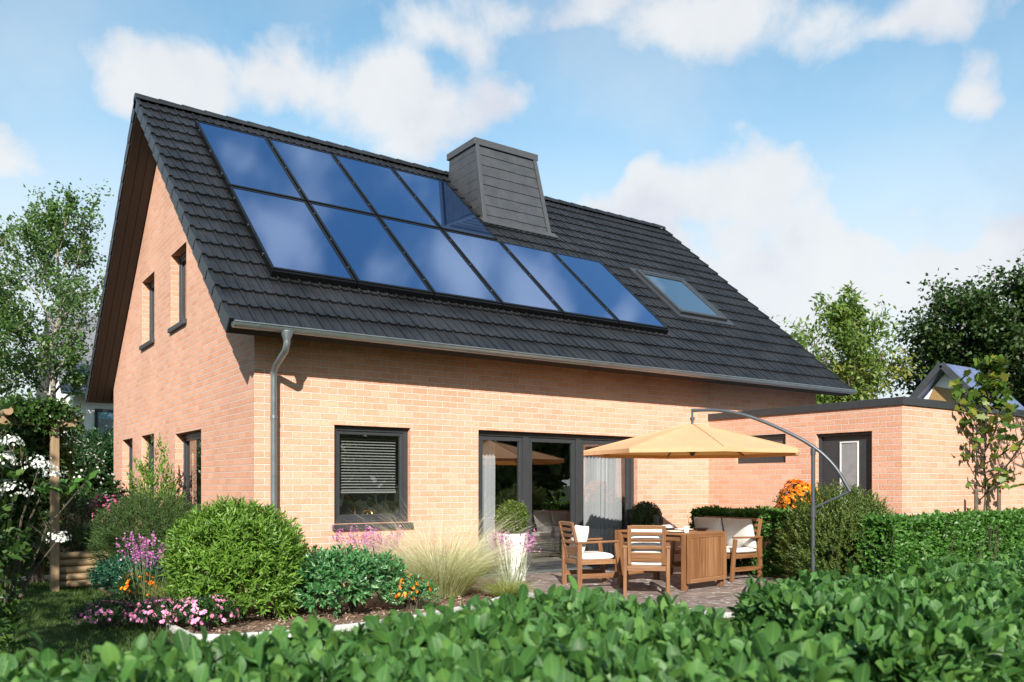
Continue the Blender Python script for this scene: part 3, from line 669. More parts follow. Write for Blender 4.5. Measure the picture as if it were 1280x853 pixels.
# ------------------------------------------------------------------ roof
G = SL/18; TW = .30
PROF = [(0, .0), (.006, .0), (.010, .024), (.022, .031), (.036, .027), (.052, .012), (.075, .007), (.110, .007), (.134, .012), (.143, .012), (.147, .002), (.153, .002), (.157, .018), (.170, .026), (.184, .022), (.200, .011), (.225, .007), (.262, .007), (.286, .011), (.295, .002)]
def tile_sheet(P):
    mb = MB(); nt_ = int(round((XV1-XV0)/TW)); tw = (XV1-XV0)/nt_
    xs = [(XV0+(i+px/TW)*tw, hz_) for i in range(nt_) for px, hz_ in PROF]+[(XV1, .022)]
    for k in range(18):
        s0, s1 = k*G-.03, (k+1)*G+.03
        j = random.uniform(-.002, .002)
        lo_ = [P(x, s0, h+.012+j) for x, h in xs]; hi = [P(x, min(s1, SL), h*.9-.026) for x, h in xs]; dn = [P(x, s0+.004, h-.024) for x, h in xs]
        b = len(mb.v); n = len(xs)
        mb.v += lo_+hi+dn; mb.g += lo_+hi+dn
        for i in range(n-1):
            mb.f.append((b+i, b+i+1, b+n+i+1, b+n+i)); mb.f.append((b+2*n+i, b+2*n+i+1, b+i+1, b+i))
    return mb
tm = tile_sheet(rp); t2 = tile_sheet(rb); o_ = len(tm.v); tm.v += t2.v; tm.g += t2.g; tm.f += [tuple(i+o_ for i in f) for f in t2.f]
roof = tm.build('roof', M['tile'], house, smooth=38)
def slab(mb, P, x0, x1, s0, s1, h0, h1):
    mb.hexa([P(x0, s0, h0), P(x1, s0, h0), P(x1, s1, h0), P(x0, s1, h0), P(x0, s0, h1), P(x1, s0, h1), P(x1, s1, h1), P(x0, s1, h1)])
for P in (rp, rb):
    for x0 in (XV0-.022, XV1):
        vm_ = MB()
        for k in range(18):
            s0, s1 = k*G-.03, (k+1)*G+.01
            vm_.hexa([P(x0, s0, -.15), P(x0+.022, s0, -.15), P(x0+.022, s1, -.185), P(x0, s1, -.185), P(x0, s0, .045), P(x0+.022, s0, .045), P(x0+.022, s1, .0), P(x0, s1, .0)])
            vm_.hexa([P(x0, s0, .036), P(x0+.022+(.04 if x0 < 0 else 0), s0, .036), P(x0+.022+(.04 if x0 < 0 else 0), s1, .004), P(x0, s1, .004), P(x0, s0, .050), P(x0+.022+(.04 if x0 < 0 else 0), s0, .050), P(x0+.022+(.04 if x0 < 0 else 0), s1, .014), P(x0, s1, .014)])
        vm_.build('verge_tiles', M['tile'], roof, bevel=.004)
rc = MB(); n_ = 33; cw = (XV1-XV0)/n_
for i in range(n_):
    x0 = XV0-.02+i*cw; x1 = x0+cw+.03
    for a in range(10):
        a0 = math.pi*(a/10)-.12*(a == 0); a1 = math.pi*((a+1)/10)+.12*(a == 9)
        q = lambda x, an, r: (x, RIDGE[0]-math.cos(an)*r, RIDGE[1]-.035+math.sin(an)*r*.85)
        rc.quadface([q(x0, a0, .125), q(x1, a0, .108), q(x1, a1, .108), q(x0, a1, .125)])
    rc.quadface([q(x0, math.pi*k/10, .125) for k in range(11)][::-1])
rc.build('ridge_tiles', M['tile'], roof, smooth=40)
for P in (rp, rb):
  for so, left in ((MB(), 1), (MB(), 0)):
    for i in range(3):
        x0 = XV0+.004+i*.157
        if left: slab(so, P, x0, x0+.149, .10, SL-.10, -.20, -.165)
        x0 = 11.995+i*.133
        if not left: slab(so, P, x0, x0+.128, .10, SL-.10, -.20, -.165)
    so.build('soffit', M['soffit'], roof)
dk = MB()
for P in (rp, rb):
    slab(dk, P, .012, 11.98, .10, SL-.14, -.20, -.10); slab(dk, P, XV0+.004, XV1-.004, .03, .098, -.20, -.05)
dk.build('roof_deck', M['soffit'], roof)

# chimney, clad in slate
zt = 8.44
cb = {'fl': (5.66, 3.25, 6.62), 'fr': (7.40, 3.25, 6.62), 'bl': (5.66, 4.68, 7.75), 'br': (7.40, 4.68, 7.75)}
ct = {'fl': (5.73, 3.66, zt), 'fr': (7.27, 3.66, zt), 'bl': (5.73, 4.66, zt), 'br': (7.27, 4.66, zt)}
cm = MB(); cm.hexa([(cb['fl'][0], cb['fl'][1], 6.4), (cb['fr'][0], cb['fr'][1], 6.4), (cb['br'][0], 4.70, 6.9), (cb['bl'][0], 4.70, 6.9), ct['fl'], ct['fr'], ct['br'], ct['bl']])
chim = cm.build('chimney', M['slate'], house)
def facep(A, B, C_, D_):
    A, B, C_, D_ = map(Vector, (A, B, C_, D_)); nn = (B-A).cross(D_-A).normalized()
    return lambda u, v, h=0.: (A.lerp(B, u)).lerp(D_.lerp(C_, u), v)+nn*h
fp = facep(cb['fl'], cb['fr'], ct['fr'], ct['fl'])
sl_ = MB()
for r in range(8):
    v0, v1 = .02+r*.12, .02+(r+1)*.12+.012; us = [.055]+[.055+(i+(r % 2)*.5)*.178 for i in range(1, 5)]+[.945]
    for a, b in zip(us[:-1], us[1:]):
        d = random.uniform(0, .003); e = random.uniform(0, .006)
        sl_.hexa([fp(a+.001, v0-e, .008+d), fp(b-.001, v0-e, .008+d), fp(b-.001, v1, .003), fp(a+.001, v1, .003), fp(a+.001, v0-e, .020+d), fp(b-.001, v0-e, .020+d), fp(b-.001, v1, .006), fp(a+.001, v1, .006)])
lp = facep(cb['bl'], (5.66, 3.25, 6.62), ct['fl'], ct['bl'])
lp2 = facep((5.66, 4.68, 6.62), (5.66, 3.25, 6.62), ct['fl'], ct['bl'])
for r in range(9):
    v0, v1 = r*.112, (r+1)*.112+.008
    for c_ in range(6):
        a = c_/6*.96; b = (c_+1)/6*.96; d = random.uniform(0, .003)
        sl_.hexa([lp2(a+.004, v0+.003, .002), lp2(b-.004, v0+.003, .002), lp2(b-.004, v1-.009, .002), lp2(a+.004, v1-.009, .002), lp2(a+.004, v0+.003, .005+d*.5), lp2(b-.004, v0+.003, .005+d*.5), lp2(b-.004, v1-.009, .005), lp2(a+.004, v1-.009, .005)])
sl_.build('slate_cladding', M['slate'], chim)
tr = MB()
for u0, u1 in ((-.002, .05), (.95, 1.002)):
    tr.hexa([fp(u0, 0, .0), fp(u1, 0, .0), fp(u1, 1, .0), fp(u0, 1, .0), fp(u0, 0, .045), fp(u1, 0, .045), fp(u1, 1, .045), fp(u0, 1, .045)])
tr.hexa([fp(.051, -.02, .0), fp(.949, -.02, .0), fp(.949, .03, .0), fp(.051, .03, .0), fp(.051, -.02, .043), fp(.949, -.02, .043), fp(.949, .03, .043), fp(.051, .03, .043)])
tr.build('corner_trim', M['slatedark'], chim, bevel=.004)
fl_ = MB(); slab(fl_, rp, 5.58, 7.48, 4.86, 5.05, .028, .042); fl_.build('apron_flashing', M['slatedark'], chim)
cc = MB(); cc.box(5.69, 3.60, zt-.05, 7.31, 4.72, zt+.085); cc.box(5.72, 3.63, zt+.085, 7.28, 4.69, zt+.10)
cc.build('chimney_cap', M['slatedark'], chim, bevel=.006)

# gutter and downpipe
gy, gz, gr = -.600, 3.385, .072
gm = MB(); npf = 12
def gp(x, i, r): a = math.pi+math.pi*i/npf; return (x, gy+math.cos(a)*r, gz+math.sin(a)*r)
for xa, xb in ((XV0+.02, XV1+.02),):
    for i in range(npf):
        gm.quadface([gp(xa, i, gr), gp(xb, i, gr), gp(xb, i+1, gr), gp(xa, i+1, gr)]); gm.quadface([gp(xa, i+1, gr-.006), gp(xb, i+1, gr-.006), gp(xb, i, gr-.006), gp(xa, i, gr-.006)])
    for x in (xa, xb): gm.quadface([gp(x, i, gr) for i in range(npf+1)])
gm.tube([(xa, gy-gr, gz), (xb, gy-gr, gz)], .011, 8); gm.tube([(xa, gy+gr, gz+.012), (xb, gy+gr, gz+.012)], .006, 6)
gut = gm.build('gutter', M['zinc'], house, smooth=50)
for i in range(17):
    br_ = MB(); x = XV0+.3+i*.77
    for k in range(npf): br_.hexa([gp(x, k, gr+.004), gp(x+.03, k, gr+.004), gp(x+.03, k+1, gr+.004), gp(x, k+1, gr+.004), gp(x, k, gr+.001), gp(x+.03, k, gr+.001), gp(x+.03, k+1, gr+.001), gp(x, k+1, gr+.001)])
    br_.build('gutter_bracket', M['zinc'], gut)
dp = MB(); PX = .215
dp.lathe([(.044, -.0), (.046, .02), (.085, .11), (.085, .125)], (PX, gy, gz-gr-.10), 20)
pts = [Vector((PX, gy, gz-gr-.09)), Vector((PX, gy, 3.185)), Vector((PX, gy+.02, 3.145)), Vector((PX, gy+.06, 3.10)), Vector((PX, -.19, 2.95)), Vector((PX, -.135, 2.90)), Vector((PX, -.115, 2.82)), Vector((PX, -.115, .02))]
dp.tube(pts, .042, 16)
for z in (2.30, 2.86, .9): dp.tube([(PX, -.115, z-.02), (PX, -.115, z+.02)], .0465, 16)
for z in (2.28, .85): dp.bar((PX, -.115, z), (PX, 0.01, z), .02, .02)
dp.build('downpipe', M['zinc'], house, smooth=40)

# ------------------------------------------------------------------ windows
def frame_rect(mb, P, a0, a1, z0, z1, w_, o0, o1):
    """four mitre-free bars; P(a, z, o) maps to the wall"""
    for (b0, b1, c0, c1) in ((a0, a1, z1-w_, z1), (a0, a1, z0, z0+w_), (a0, a0+w_, z0+w_, z1-w_), (a1-w_, a1, z0+w_, z1-w_)):
        mb.hexa([P(b0, c0, o0), P(b1, c0, o0), P(b1, c0, o1), P(b0, c0, o1), P(b0, c1, o0), P(b1, c1, o0), P(b1, c1, o1), P(b0, c1, o1)])
def pane(mb, P, a0, a1, z0, z1, o): mb.quadface([P(a0, z0, o), P(a1, z0, o), P(a1, z1, o), P(a0, z1, o)])
def window(P, a0, a1, z0, z1, rev, sill=True, parent=None, so_=.05, split=None):
    root = bpy.data.objects.new('window', None); link(root, parent or house)
    f = MB(); frame_rect(f, P, a0+.003, a1-.003, z0+.003, z1-.003, .068, rev, rev+.075); f.build('frame', M['anth'], root, bevel=.004)
    s = MB(); frame_rect(s, P, a0+.058, a1-.058, z0+.058, z1-.058, .062, rev+.018, rev+.07); s.build('sash', M['anth'], root, bevel=.006)
    g = MB(); pane(g, P, a0+.10, a1-.10, z0+.10, z1-.10, rev+.045); g.build('glass', M['glass'], root)
    if sill:
        q = MB(); q.hexa([P(a0-.03, z0-.088, -so_), P(a1+.03, z0-.088, -so_), P(a1+.03, z0-.088, rev+.02), P(a0-.03, z0-.088, rev+.02), P(a0-.03, z0-.012, -so_), P(a1+.03, z0-.012, -so_), P(a1+.03, z0+.004, rev+.02), P(a0-.03, z0+.004, rev+.02)])
        q.build('sill', M['anth'], root, bevel=.006)
    return root
PF = lambda a, z, o: (a, o, z)          # front wall, o inward
PG = lambda a, z, o: (o, a, z)          # gable wall
wf = window(PF, *FW[0], .075)
for i, (a, b, c, d) in enumerate(GW): window(PG, a, b, c, d, .13, sill=True)
bl = MB()
for i in range(21):
    z = 1.335+i*.0405; bl.hexa([(1.24, .20, z), (2.14, .20, z), (2.14, .225, z+.012), (1.24, .225, z+.012), (1.24, .20, z+.003), (2.14, .20, z+.003), (2.14, .225, z+.015), (1.24, .225, z+.015)])
bl.box(1.24, .195, 1.30, 2.14, .23, 1.322)
tag(bl.build('venetian_blind', M['blind']), 'pale venetian blind half lowered behind the small front window', 'blind')

# patio door: three bays
pd = bpy.data.objects.new('patio_door', None); link(pd, house)
a0, a1, z0, z1 = FW[1]
f = MB(); frame_rect(f, PF, a0+.003, a1-.003, .004, z1-.003, .075, .09, .20)
for x in (4.43, 5.52): f.box(x-.055, .092, .08, x+.055, .198, z1-.079)
f.build('frame', M['anth'], pd, bevel=.005)
bays = [(a0+.079, 4.374), (4.487, 5.463), (5.577, a1-.079)]
for b0, b1 in bays:
    s = MB(); frame_rect(s, PF, b0+.002, b1-.002, .082, z1-.081, .07, .11, .17); ss = s.build('sash', M['anth'], pd, bevel=.005)
for b0, b1 in bays:
    g = MB(); pane(g, PF, b0+.06, b1-.06, .14, z1-.14, .14); g.build('glass', M['doorglass'], pd)
h = MB(); h.tube([(4.345, .085, 1.0), (4.345, .06, 1.0), (4.345, .06, 1.16), (4.345, .085, 1.16)], .011, 8); h.build('handle', M['chrome'], pd)
th = MB(); th.box(a0-.02, -.05, .006, a1+.02, .088, .03); th.build('threshold', M['zinc'], pd)

# roof window
sk = bpy.data.objects.new('skylight', None); link(sk, house)
x0, x1, s0, s1 = 9.03, 10.46, 2.22, 3.93
PR = lambda a, z, o: rp(a, z, -o)
f = MB(); frame_rect(f, PR, x0, x1, s0, s1, .075, -.085, .05); f.build('frame', M['anth'], sk, bevel=.006)
f = MB(); frame_rect(f, PR, x0+.078, x1-.078, s0+.078, s1-.078, .04, -.075, .04); f.build('sash', M['grey_metal'], sk, bevel=.005)
f = MB(); pane(f, PR, x0+.11, x1-.11, s0+.11, s1-.11, -.055); f.build('glass', M['roofglass'], sk)
f = MB(); frame_rect(f, PR, x0-.12, x1+.12, s0-.16, s1+.12, .119, -.040, .0); f.build('flashing', M['anth'], sk)

# ------------------------------------------------------------------ solar panels
ORD = ['first', 'second', 'third', 'fourth', 'fifth', 'sixth']
proto = None
def panel_proto(W_, H_):
    root = thing('solar_panel', 'x', 'solar panel', (0, 0, 0), 'solar panels on the front roof slope')
    f = MB(); Q = lambda a, z, o: (a, z, -o)
    frame_rect(f, Q, 0, W_, 0, H_, .046, -.100, -.01); f.box(.03, .03, .012, W_-.03, H_-.03, .085); f.build('frame', M['black'], root, bevel=.003)
    g = MB(); g.quadface([(.046, .046, .094), (W_-.046, .046, .094), (W_-.046, H_-.046, .094), (.046, H_-.046, .094)]); g.build('glass', M['solar'], root)
    m = MB(); m.box(.0, -.05, -.01, W_, -.002, .085); m.build('mounting_rail', M['black'], root)
    for q in (.16, .5, .84): MB().box(-.02, H_*q-.015, .06, -.002, H_*q+.015, .096).build('clamp', M['chrome'], root, bevel=.003)
    return root
def copy_tree(o, parent=None):
    c = o.copy(); COL.objects.link(c); c.parent = parent
    for chd in list(o.children): copy_tree(chd, c)
    return c
PW, PH, PGAP = 1.235, 2.545, .032
MX = Matrix(((1, 0, 0), (0, cp, -sp_), (0, sp_, cp)))
spec = [(0, i) for i in range(6)]+[(1, i) for i in range(4)]
pp = panel_proto(PW, PH)
for n_i, (row, i) in enumerate(spec):
    o = pp if n_i == 0 else copy_tree(pp)
    x = .35+i*(PW+PGAP); s = 1.30+row*(PH+.05)
    o.matrix_world = Matrix.Translation(Vector(rp(x, s, .02))) @ MX.to_4x4()
    if row == 0: o['label'] = f"{ORD[i]} blue glass solar panel from the left in the lower row of six"
    else: o['label'] = ['blue glass solar panel at the top left corner of the array near the gable', 'second blue glass solar panel from the left in the upper row of four', 'third blue glass solar panel from the left in the upper row of four', 'blue glass solar panel ending the upper row, mirroring the dark chimney'][i]

# ------------------------------------------------------------------ garage
GX, GY, GZ = 8.642, -3.82, 2.64
gar = thing('garage', 'low flat roofed brick garage with dark trim adjoining the house', 'garage', (GX, GY, 0))
GD = (-3.323, -2.32, -.1, 2.262); GWN = (-1.721, -.65, 1.80, 2.30)
w = MB()
wall_skin(w, 'x', GX, GY, -.002, -.1, lambda a: GZ, [GD, GWN], .2, 1)
wall_skin(w, 'y', GY, GX, 16.5, -.1, lambda a: GZ, [], 0, 1)
gw = w.build('wall', M['brick'], gar)
f = MB(); f.box(GX-.03, GY-.03, GZ-.005, GX+.02, -.004, GZ+.115); f.box(GX+.021, GY-.03, GZ-.005, 16.5, GY+.02, GZ+.115); f.build('roof_trim', M['anth'], gar, bevel=.004)
f = MB(); f.box(GX+.022, GY+.022, GZ-.02, 16.5, -.004, GZ+.05); f.box(12.05, -.003, GZ-.02, 16.5, 3., GZ+.05); f.build('flat_roof', M['greyroof'], gar)
PX_ = lambda a, z, o: (GX+o, a, z)
d_ = MB(); d_.box(GX+.11, GD[0]+.002, -.08, GX+.16, GD[1]-.002, GD[3]-.002)
door = d_.build('door', M['anth'], gar)
f = MB(); frame_rect(f, PX_, GD[0]+.004, GD[1]-.004, 0, GD[3]-.004, .05, .07, .108); f.build('door_frame', M['anth'], door, bevel=.004)
f = MB(); frame_rect(f, PX_, -3.03, -2.70, .55, 2.12, .024, .088, .112); f.build('glass_surround', simple('satin_aluminium', (.55, .55, .55), .35, var=.03), door, bevel=.003)
f = MB(); f.box(GX+.10, -3.004, .576, GX+.108, -2.726, 2.094); f.build('frosted_pane', simple('frosted_glass', (.20, .20, .205), .35, var=.1), door)
f = MB(); f.tube([(GX+.08, -3.15, 1.02), (GX+.05, -3.15, 1.02), (GX+.05, -3.15, 1.35), (GX+.08, -3.15, 1.35)], .012, 8); f.build('handle', M['chrome'], door)
window(PX_, GWN[0], GWN[1], GWN[2], GWN[3], .05, sill=False, parent=gar)

# ------------------------------------------------------------------ ground, patio, bed, kerbs
gmb = MB(); gmb.quadface([(-400, -400, -.03), (400, -400, -.03), (400, 400, -.03), (-400, 400, -.03)])
gmb.build('lawn', M['lawn'], None, kind='structure')
PAT = [(2.62, -.002), (2.80, -1.55), (3.28, -3.10), (3.75, -4.7), (7.15, -4.7), (7.15, -.002)]
m = MB(); m.prism(PAT[::-1], -.10, 0.0); m.build('patio', M['paving'], None, kind='structure')
KERB = [(-1.50, -1.9), (-1.47, -2.72), (-1.25, -2.90), (-.6, -3.06), (.1, -3.04), (.8, -2.90), (1.5, -2.66), (2.1, -2.38), (2.62, -2.06), (2.86, -1.75)]
m = MB(); m.prism(([(p[0], p[1]) for p in KERB]+[(2.62, -.0), (.0, -.0), (-.0, 3.8), (-1.55, 3.8)]), -.08, -.012); m.build('mulch_bed', M['mulch'], None, kind='structure')
ke = MB()
for p, q in zip(KERB[:-1], KERB[1:]):
    p = Vector((*p, .0)); q = Vector((*q, .0)); n = max(1, round((q-p).length/.4))
    for i in range(n):
        a = p.lerp(q, i/n); b = p.lerp(q, (i+1)/n-.008/(q-p).length); ke.bar(a, b, .05, .075)
for p, q in zip(PAT[0:3], PAT[1:4]):
    p = Vector((p[0]-.06, p[1], -.03)); q = Vector((q[0]-.06, q[1], -.03)); n = max(1, round((q-p).length/.7))
    for i in range(n): ke.bar(p.lerp(q, i/n), p.lerp(q, (i+1)/n-.01), .115, .10)
tag(ke.build('kerb', M['concrete'], None, bevel=.008), kind='structure')
m = MB(); m.box(-14, 3.55, -.06, -1.62, 4.15, .0); m.build('garden_path', M['pathm'], None, kind='structure')

def inside(poly, x, y):
    r = np.zeros(len(x), bool); n = len(poly)
    for i in range(n):
        (x1, y1), (x2, y2) = poly[i], poly[(i+1) % n]
        c = ((y1 > y) != (y2 > y)) & (x < (x2-x1)*(y-y1)/(y2-y1+1e-12)+x1); r ^= c
    return r
BED = [(p[0], p[1]) for p in KERB]+[(2.62, 0), (0, 0), (0, 3.8), (-1.55, 3.8)]
n = 420000
x = rng.uniform(-7, 6, n); y = rng.uniform(-8.3, 8., n)
vis = (~inside(BED, x, y)) & (~inside([(2.5, .2), (2.66, -1.6), (3.1, -3.1), (3.6, -4.75), (7.2, -4.75), (7.2, .2)], x, y)) & ~((x > 0) & (y > 0)) & ~((y > 3.5) & (y < 4.2) & (x < -1.6)) & ((x < 3.8) | (y < -4.7)) & ((x-CAM[0]) > .02*(y-CAM[1])-.35)
x, y = x[vis], y[vis]; n = len(x)
P = np.stack([x, y, np.full(n, -.035)], 1); D = np.stack([rng.normal(0, .38, n), rng.normal(0, .38, n), np.ones(n)], 1)
blades('grass', F['grass'], None, P, D, rng.uniform(.1, .6, n), rng.uniform(.035, .085, n)*(1+.3*np.sin(x*1.7)*np.cos(y*2.1)), rng.uniform(.004, .007, n), 'stuff', 2)
n = 9000; x = rng.uniform(-1.6, 2.9, n); y = rng.uniform(-3.1, 1.5, n); k = inside(BED, x, y); x, y = x[k], y[k]; n = len(x)
leaf_obj('bark_chips', MULCH, None, np.stack([x, y, rng.uniform(-.012, .012, n)], 1), rng.normal(size=(n, 3))*[1, 1, .25], rng.normal(size=(n, 3))*.35+[0, 0, 1], rng.uniform(.02, .055, n), rng.uniform(.01, .025, n), T_BLADE, 'stuff')

# ------------------------------------------------------------------ garden furniture
TK = M['teak']
def seat_frame(root, wd, dp_, slats=4):
    """wooden seat facing +X: splayed front legs, slatted leaning back, flat arms"""
    hw = wd/2
    for s in (-1, 1):
        y = s*(hw-.03)
        m = MB(); m.bar((-.28, y, 0), (-.28, y, .615), .045, .062, (1, 0, 0)); m.build('leg', TK, root, bevel=.004)
        m = MB(); m.bar((dp_/2+.06, y, 0), (dp_/2-.02, y, .615), .045, .055, (1, 0, 0)); m.build('leg', TK, root, bevel=.004)
        m = MB(); m.bar((-.32, y, .628), (dp_/2+.02, y, .640), .060, .026); m.build('arm', TK, root, bevel=.005)
        m = MB(); m.bar((-.25, y, .17), (dp_/2+.0, y, .17), .026, .065); m.build('stretcher', TK, root, bevel=.003)
    m = MB()
    for x in (-.26, dp_/2-.03): m.bar((x, -hw+.055, .355), (x, hw-.055, .355), .028, .065)
    for s in (-1, 1): m.bar((-.246, s*(hw-.072), .355), (dp_/2-.046, s*(hw-.072), .355), .028, .062)
    n = int(wd/.09)
    for i in range(6): x = -.215+i*(dp_/2+.16)/5.4; m.bar((x, -hw+.06, .380), (x, hw-.06, .380), .055, .016)
    m.build('seat', TK, root, bevel=.003)
    m = MB(); b0 = Vector((-.25, 0, .40)); b1 = Vector((-.37, 0, .90))
    for s in (-1, 1): m.bar(b0+Vector((0, s*(hw-.085), 0)), b1+Vector((0, s*(hw-.085), 0)), .048, .032, (1, 0, 0))
    def rail(t, hgt): c = b0.lerp(b1, t); m.bar(c+Vector((0, -hw+.11, 0)), c+Vector((0, hw-.11, 0)), .022, hgt, b1-b0)
    rail(.965, .05); rail(.20, .12)
    for t in (.45, .63, .80): rail(t, .042)
    if wd > .8:
        m.bar(b0+Vector((.0, 0, 0)), b1, .045, .028, (1, 0, 0))
    m.build('backrest', TK, root, bevel=.003)
    return root

def pillow_mb(c, sx, sy, sz, M3=None, n=14, p=3.2):
    """a stuffed cushion: sx*sy outline, sz thick, soft seams"""
    mb = MB(); M3 = M3 or Matrix.Identity(3); b = 0
    def pt(u, v, s):
        e = (max(0, 1-abs(u)**p)*max(0, 1-abs(v)**p))**.42
        wr = .012*math.sin(7*u+3*v)*math.sin(5*v)
        q = Vector((u*sx/2*(1-.03*(1-abs(v))), v*sy/2*(1-.03*(1-abs(u))), s*sz/2*e*(1+wr)+wr*.3*sz)); return Vector(c)+M3 @ q
    for s in (1, -1):
        b = len(mb.v)
        for i in range(n+1):
            for j in range(n+1):
                u = math.sin((i/n-.5)*math.pi); v = math.sin((j/n-.5)*math.pi); q = pt(u, v, s); mb.v.append(tuple(q)); mb.g.append(tuple(q))
        for i in range(n):
            for j in range(n):
                f = (b+i*(n+1)+j, b+(i+1)*(n+1)+j, b+(i+1)*(n+1)+j+1, b+i*(n+1)+j+1); mb.f.append(f if s > 0 else f[::-1])
    return mb

def place(local, loc, rz):
    """turn a local point into the yard"""
    c, s = math.cos(rz), math.sin(rz); return Vector((loc[0]+local[0]*c-local[1]*s, loc[1]+local[0]*s+local[1]*c, loc[2]+local[2]))
def cushion(name, label, mat, lc, sx, sy, sz, loc, rz, tilt=0., p=3.2):
    M3 = Matrix.Rotation(rz, 3, 'Z') @ Matrix.Rotation(tilt, 3, 'Y')
    return tag(pillow_mb(place(lc, loc, rz), sx, sy, sz, M3, p=p).build(name, mat, None, smooth=70), label, 'cushion')

chair = seat_frame(thing('armchair', 'slatted wooden garden armchair at the table end nearest the patio door', 'chair', (0, 0, 0), 'wooden armchairs at the garden table'), .60, .58)
L1, R1 = (4.13, -1.83, 0), R(-16); L2, R2 = (4.20, -2.88, 0), R(45)
chair.location = L1; chair.rotation_euler.z = R1
c2 = copy_tree(chair); c2.location = L2; c2.rotation_euler.z = R2
c2['label'] = 'slatted wooden garden armchair seen from behind, in front of the table'
for k, (lc, rz, t) in enumerate(((L1, R1, 'armchair beside the patio door'), (L2, R2, 'armchair with its back to the hedge'))):
    cushion('seat_cushion', f'flat white seat cushion on the wooden {t}', M['cushion'], (.0, 0, .425), .50, .49, .10, lc, rz, 0, 8)
    cushion('back_cushion', f'upright white back cushion in the wooden {t}', M['cushion'], (-.172, 0, .655), .40, .44, .13, lc, rz, R(-76))
LB, RB = (6.52, -2.02, 0), R(180)
bench = seat_frame(thing('garden_bench', 'wooden two seat garden bench backing onto the dark hedge', 'bench', (0, 0, 0)), 1.28, .60)
bench.location = LB; bench.rotation_euler.z = RB
cushion('seat_cushion', 'long white seat cushion on the wooden garden bench', M['cushion'], (.0, 0, .425), .52, 1.16, .09, LB, RB, 0, 8)
cushion('back_cushion', 'grey white back cushion at the near end of the bench', M['greycush'], (-.185, .30, .68), .46, .55, .16, LB, RB, R(-74))
cushion('back_cushion', 'grey white back cushion at the house end of the bench', M['greycush'], (-.185, -.29, .68), .46, .55, .16, LB, RB, R(-74))

# drop-leaf table
tab = thing('garden_table', 'wooden slatted garden table with drop leaves hanging at both ends', 'table', (0, 0, 0))
hw, hl, zt_ = .44, .60, .765
m = MB()
for i in range(9): y = -hl+.04+i*(2*hl-.08)/8; m.bar((-hw+.06, y, zt_-.012), (hw-.06, y, zt_-.012), .135, .022, (0, 0, 1))
for s in (-1, 1): m.bar((s*(hw-.028), -hl, zt_-.012), (s*(hw-.028), hl, zt_-.012), .056, .026)
m.build('tabletop', TK, tab, bevel=.003)
m = MB()
for s in (-1, 1): m.bar((s*(hw-.05), -hl+.07, zt_-.065), (s*(hw-.05), hl-.07, zt_-.065), .025, .08); m.bar((-hw+.07, s*(hl-.035), zt_-.065), (hw-.07, s*(hl-.035), zt_-.065), .025, .08)
m.build('apron', TK, tab, bevel=.003)
for sx_ in (-1, 1):
    for sy_ in (-1, 1):
        m = MB(); m.box(sx_*(hw-.035)-.035, sy_*(hl-.035)-.035, 0, sx_*(hw-.035)+.035, sy_*(hl-.035)+.035, zt_-.026); m.build('leg', TK, tab, bevel=.005)
for s in (-1, 1):
    m = MB(); y = s*(hl+.035)
    for x in (-hw+.03, hw-.03): m.bar((x, y, .10), (x, y, zt_-.002), .06, .026, (0, 1, 0))
    for z in (.13, zt_-.032): m.bar((-hw+.062, y, z), (hw-.062, y, z), .026, .058)
    n = 11
    for i in range(n): x = -hw+.095+i*(2*hw-.19)/(n-1); m.bar((x, y, .162), (x, y, zt_-.064), .058, .018, (0, 1, 0))
    m.build('drop_leaf', TK, tab, bevel=.003)
TL, TR_ = (5.16, -2.36, 0), R(6); tab.location = TL; tab.rotation_euler.z = TR_
def ware(name, label, cat, x, y, prof, mat, group=None, n=28):
    p = place((x, y, zt_+.002), TL, TR_); o = MB().lathe(prof, p, n).build(name, mat, None, smooth=50); return tag(o, label, cat, group)
plate = [(.09, 0), (.135, .012), (.137, .016), (.09, .005)]
ware('plate', 'white dinner plate on the table near the armchair by the door', 'plate', -.27, .30, plate, M['china'])
ware('plate', 'white dinner plate on the table before the nearest armchair', 'plate', -.24, -.30, plate, M['china'])
ware('plate', 'white dinner plate on the table in front of the bench', 'plate', .26, -.05, plate, M['china'])
cyl = lambda r, h: [(r, 0), (r, h), (r-.006, h), (r-.008, h-.015)]
ware('candle_holder', 'tallest dark cylindrical candle holder on the garden table', 'candle holder', .30, .46, cyl(.058, .19), M['darkware'])
ware('candle_holder', 'shorter dark candle holder right of the tallest one', 'candle holder', .395, .49, cyl(.045, .15), M['darkware'])
ware('candle_holder', 'lowest dark candle holder left of the tallest one', 'candle holder', .20, .45, cyl(.04, .08), M['darkware'])
ware('bowl', 'shallow dark bowl at the bench side of the table', 'bowl', .33, -.30, [(.05, 0), (.11, .035), (.115, .04), (.10, .034), (.05, .012)], M['darkware'])
m = MB(); q = [place(p, TL, TR_) for p in ((.06, .16, .769), (.40, .16, .769), (.40, .36, .769), (.06, .36, .769), (.06, .16, .784), (.40, .16, .784), (.40, .36, .784), (.06, .36, .784))]; m.hexa(q)
tag(m.build('tray', M['darkware'], None, bevel=.004), 'flat dark serving tray in the middle of the table', 'tray')
m = MB(); q = [place(p, TL, TR_) for p in ((.22, .19, .786), (.37, .19, .786), (.37, .33, .786), (.22, .33, .786), (.22, .19, .836), (.37, .19, .836), (.37, .33, .828), (.22, .33, .828))]; m.hexa(q)
tag(m.build('folded_napkins', M['cushion'], None, bevel=.008), 'stack of folded white napkins on the dark tray', 'napkins')
for i, (x, y, lb) in enumerate(((-.33, -.02, 'white cup beside the two plates along the chair side'), (-.20, -.44, 'white cup at the near end of the table'))):
    ware('cup', lb, 'cup', x, y, [(.03, 0), (.04, .06), (.042, .085), (.038, .085), (.03, .012)], M['china'])

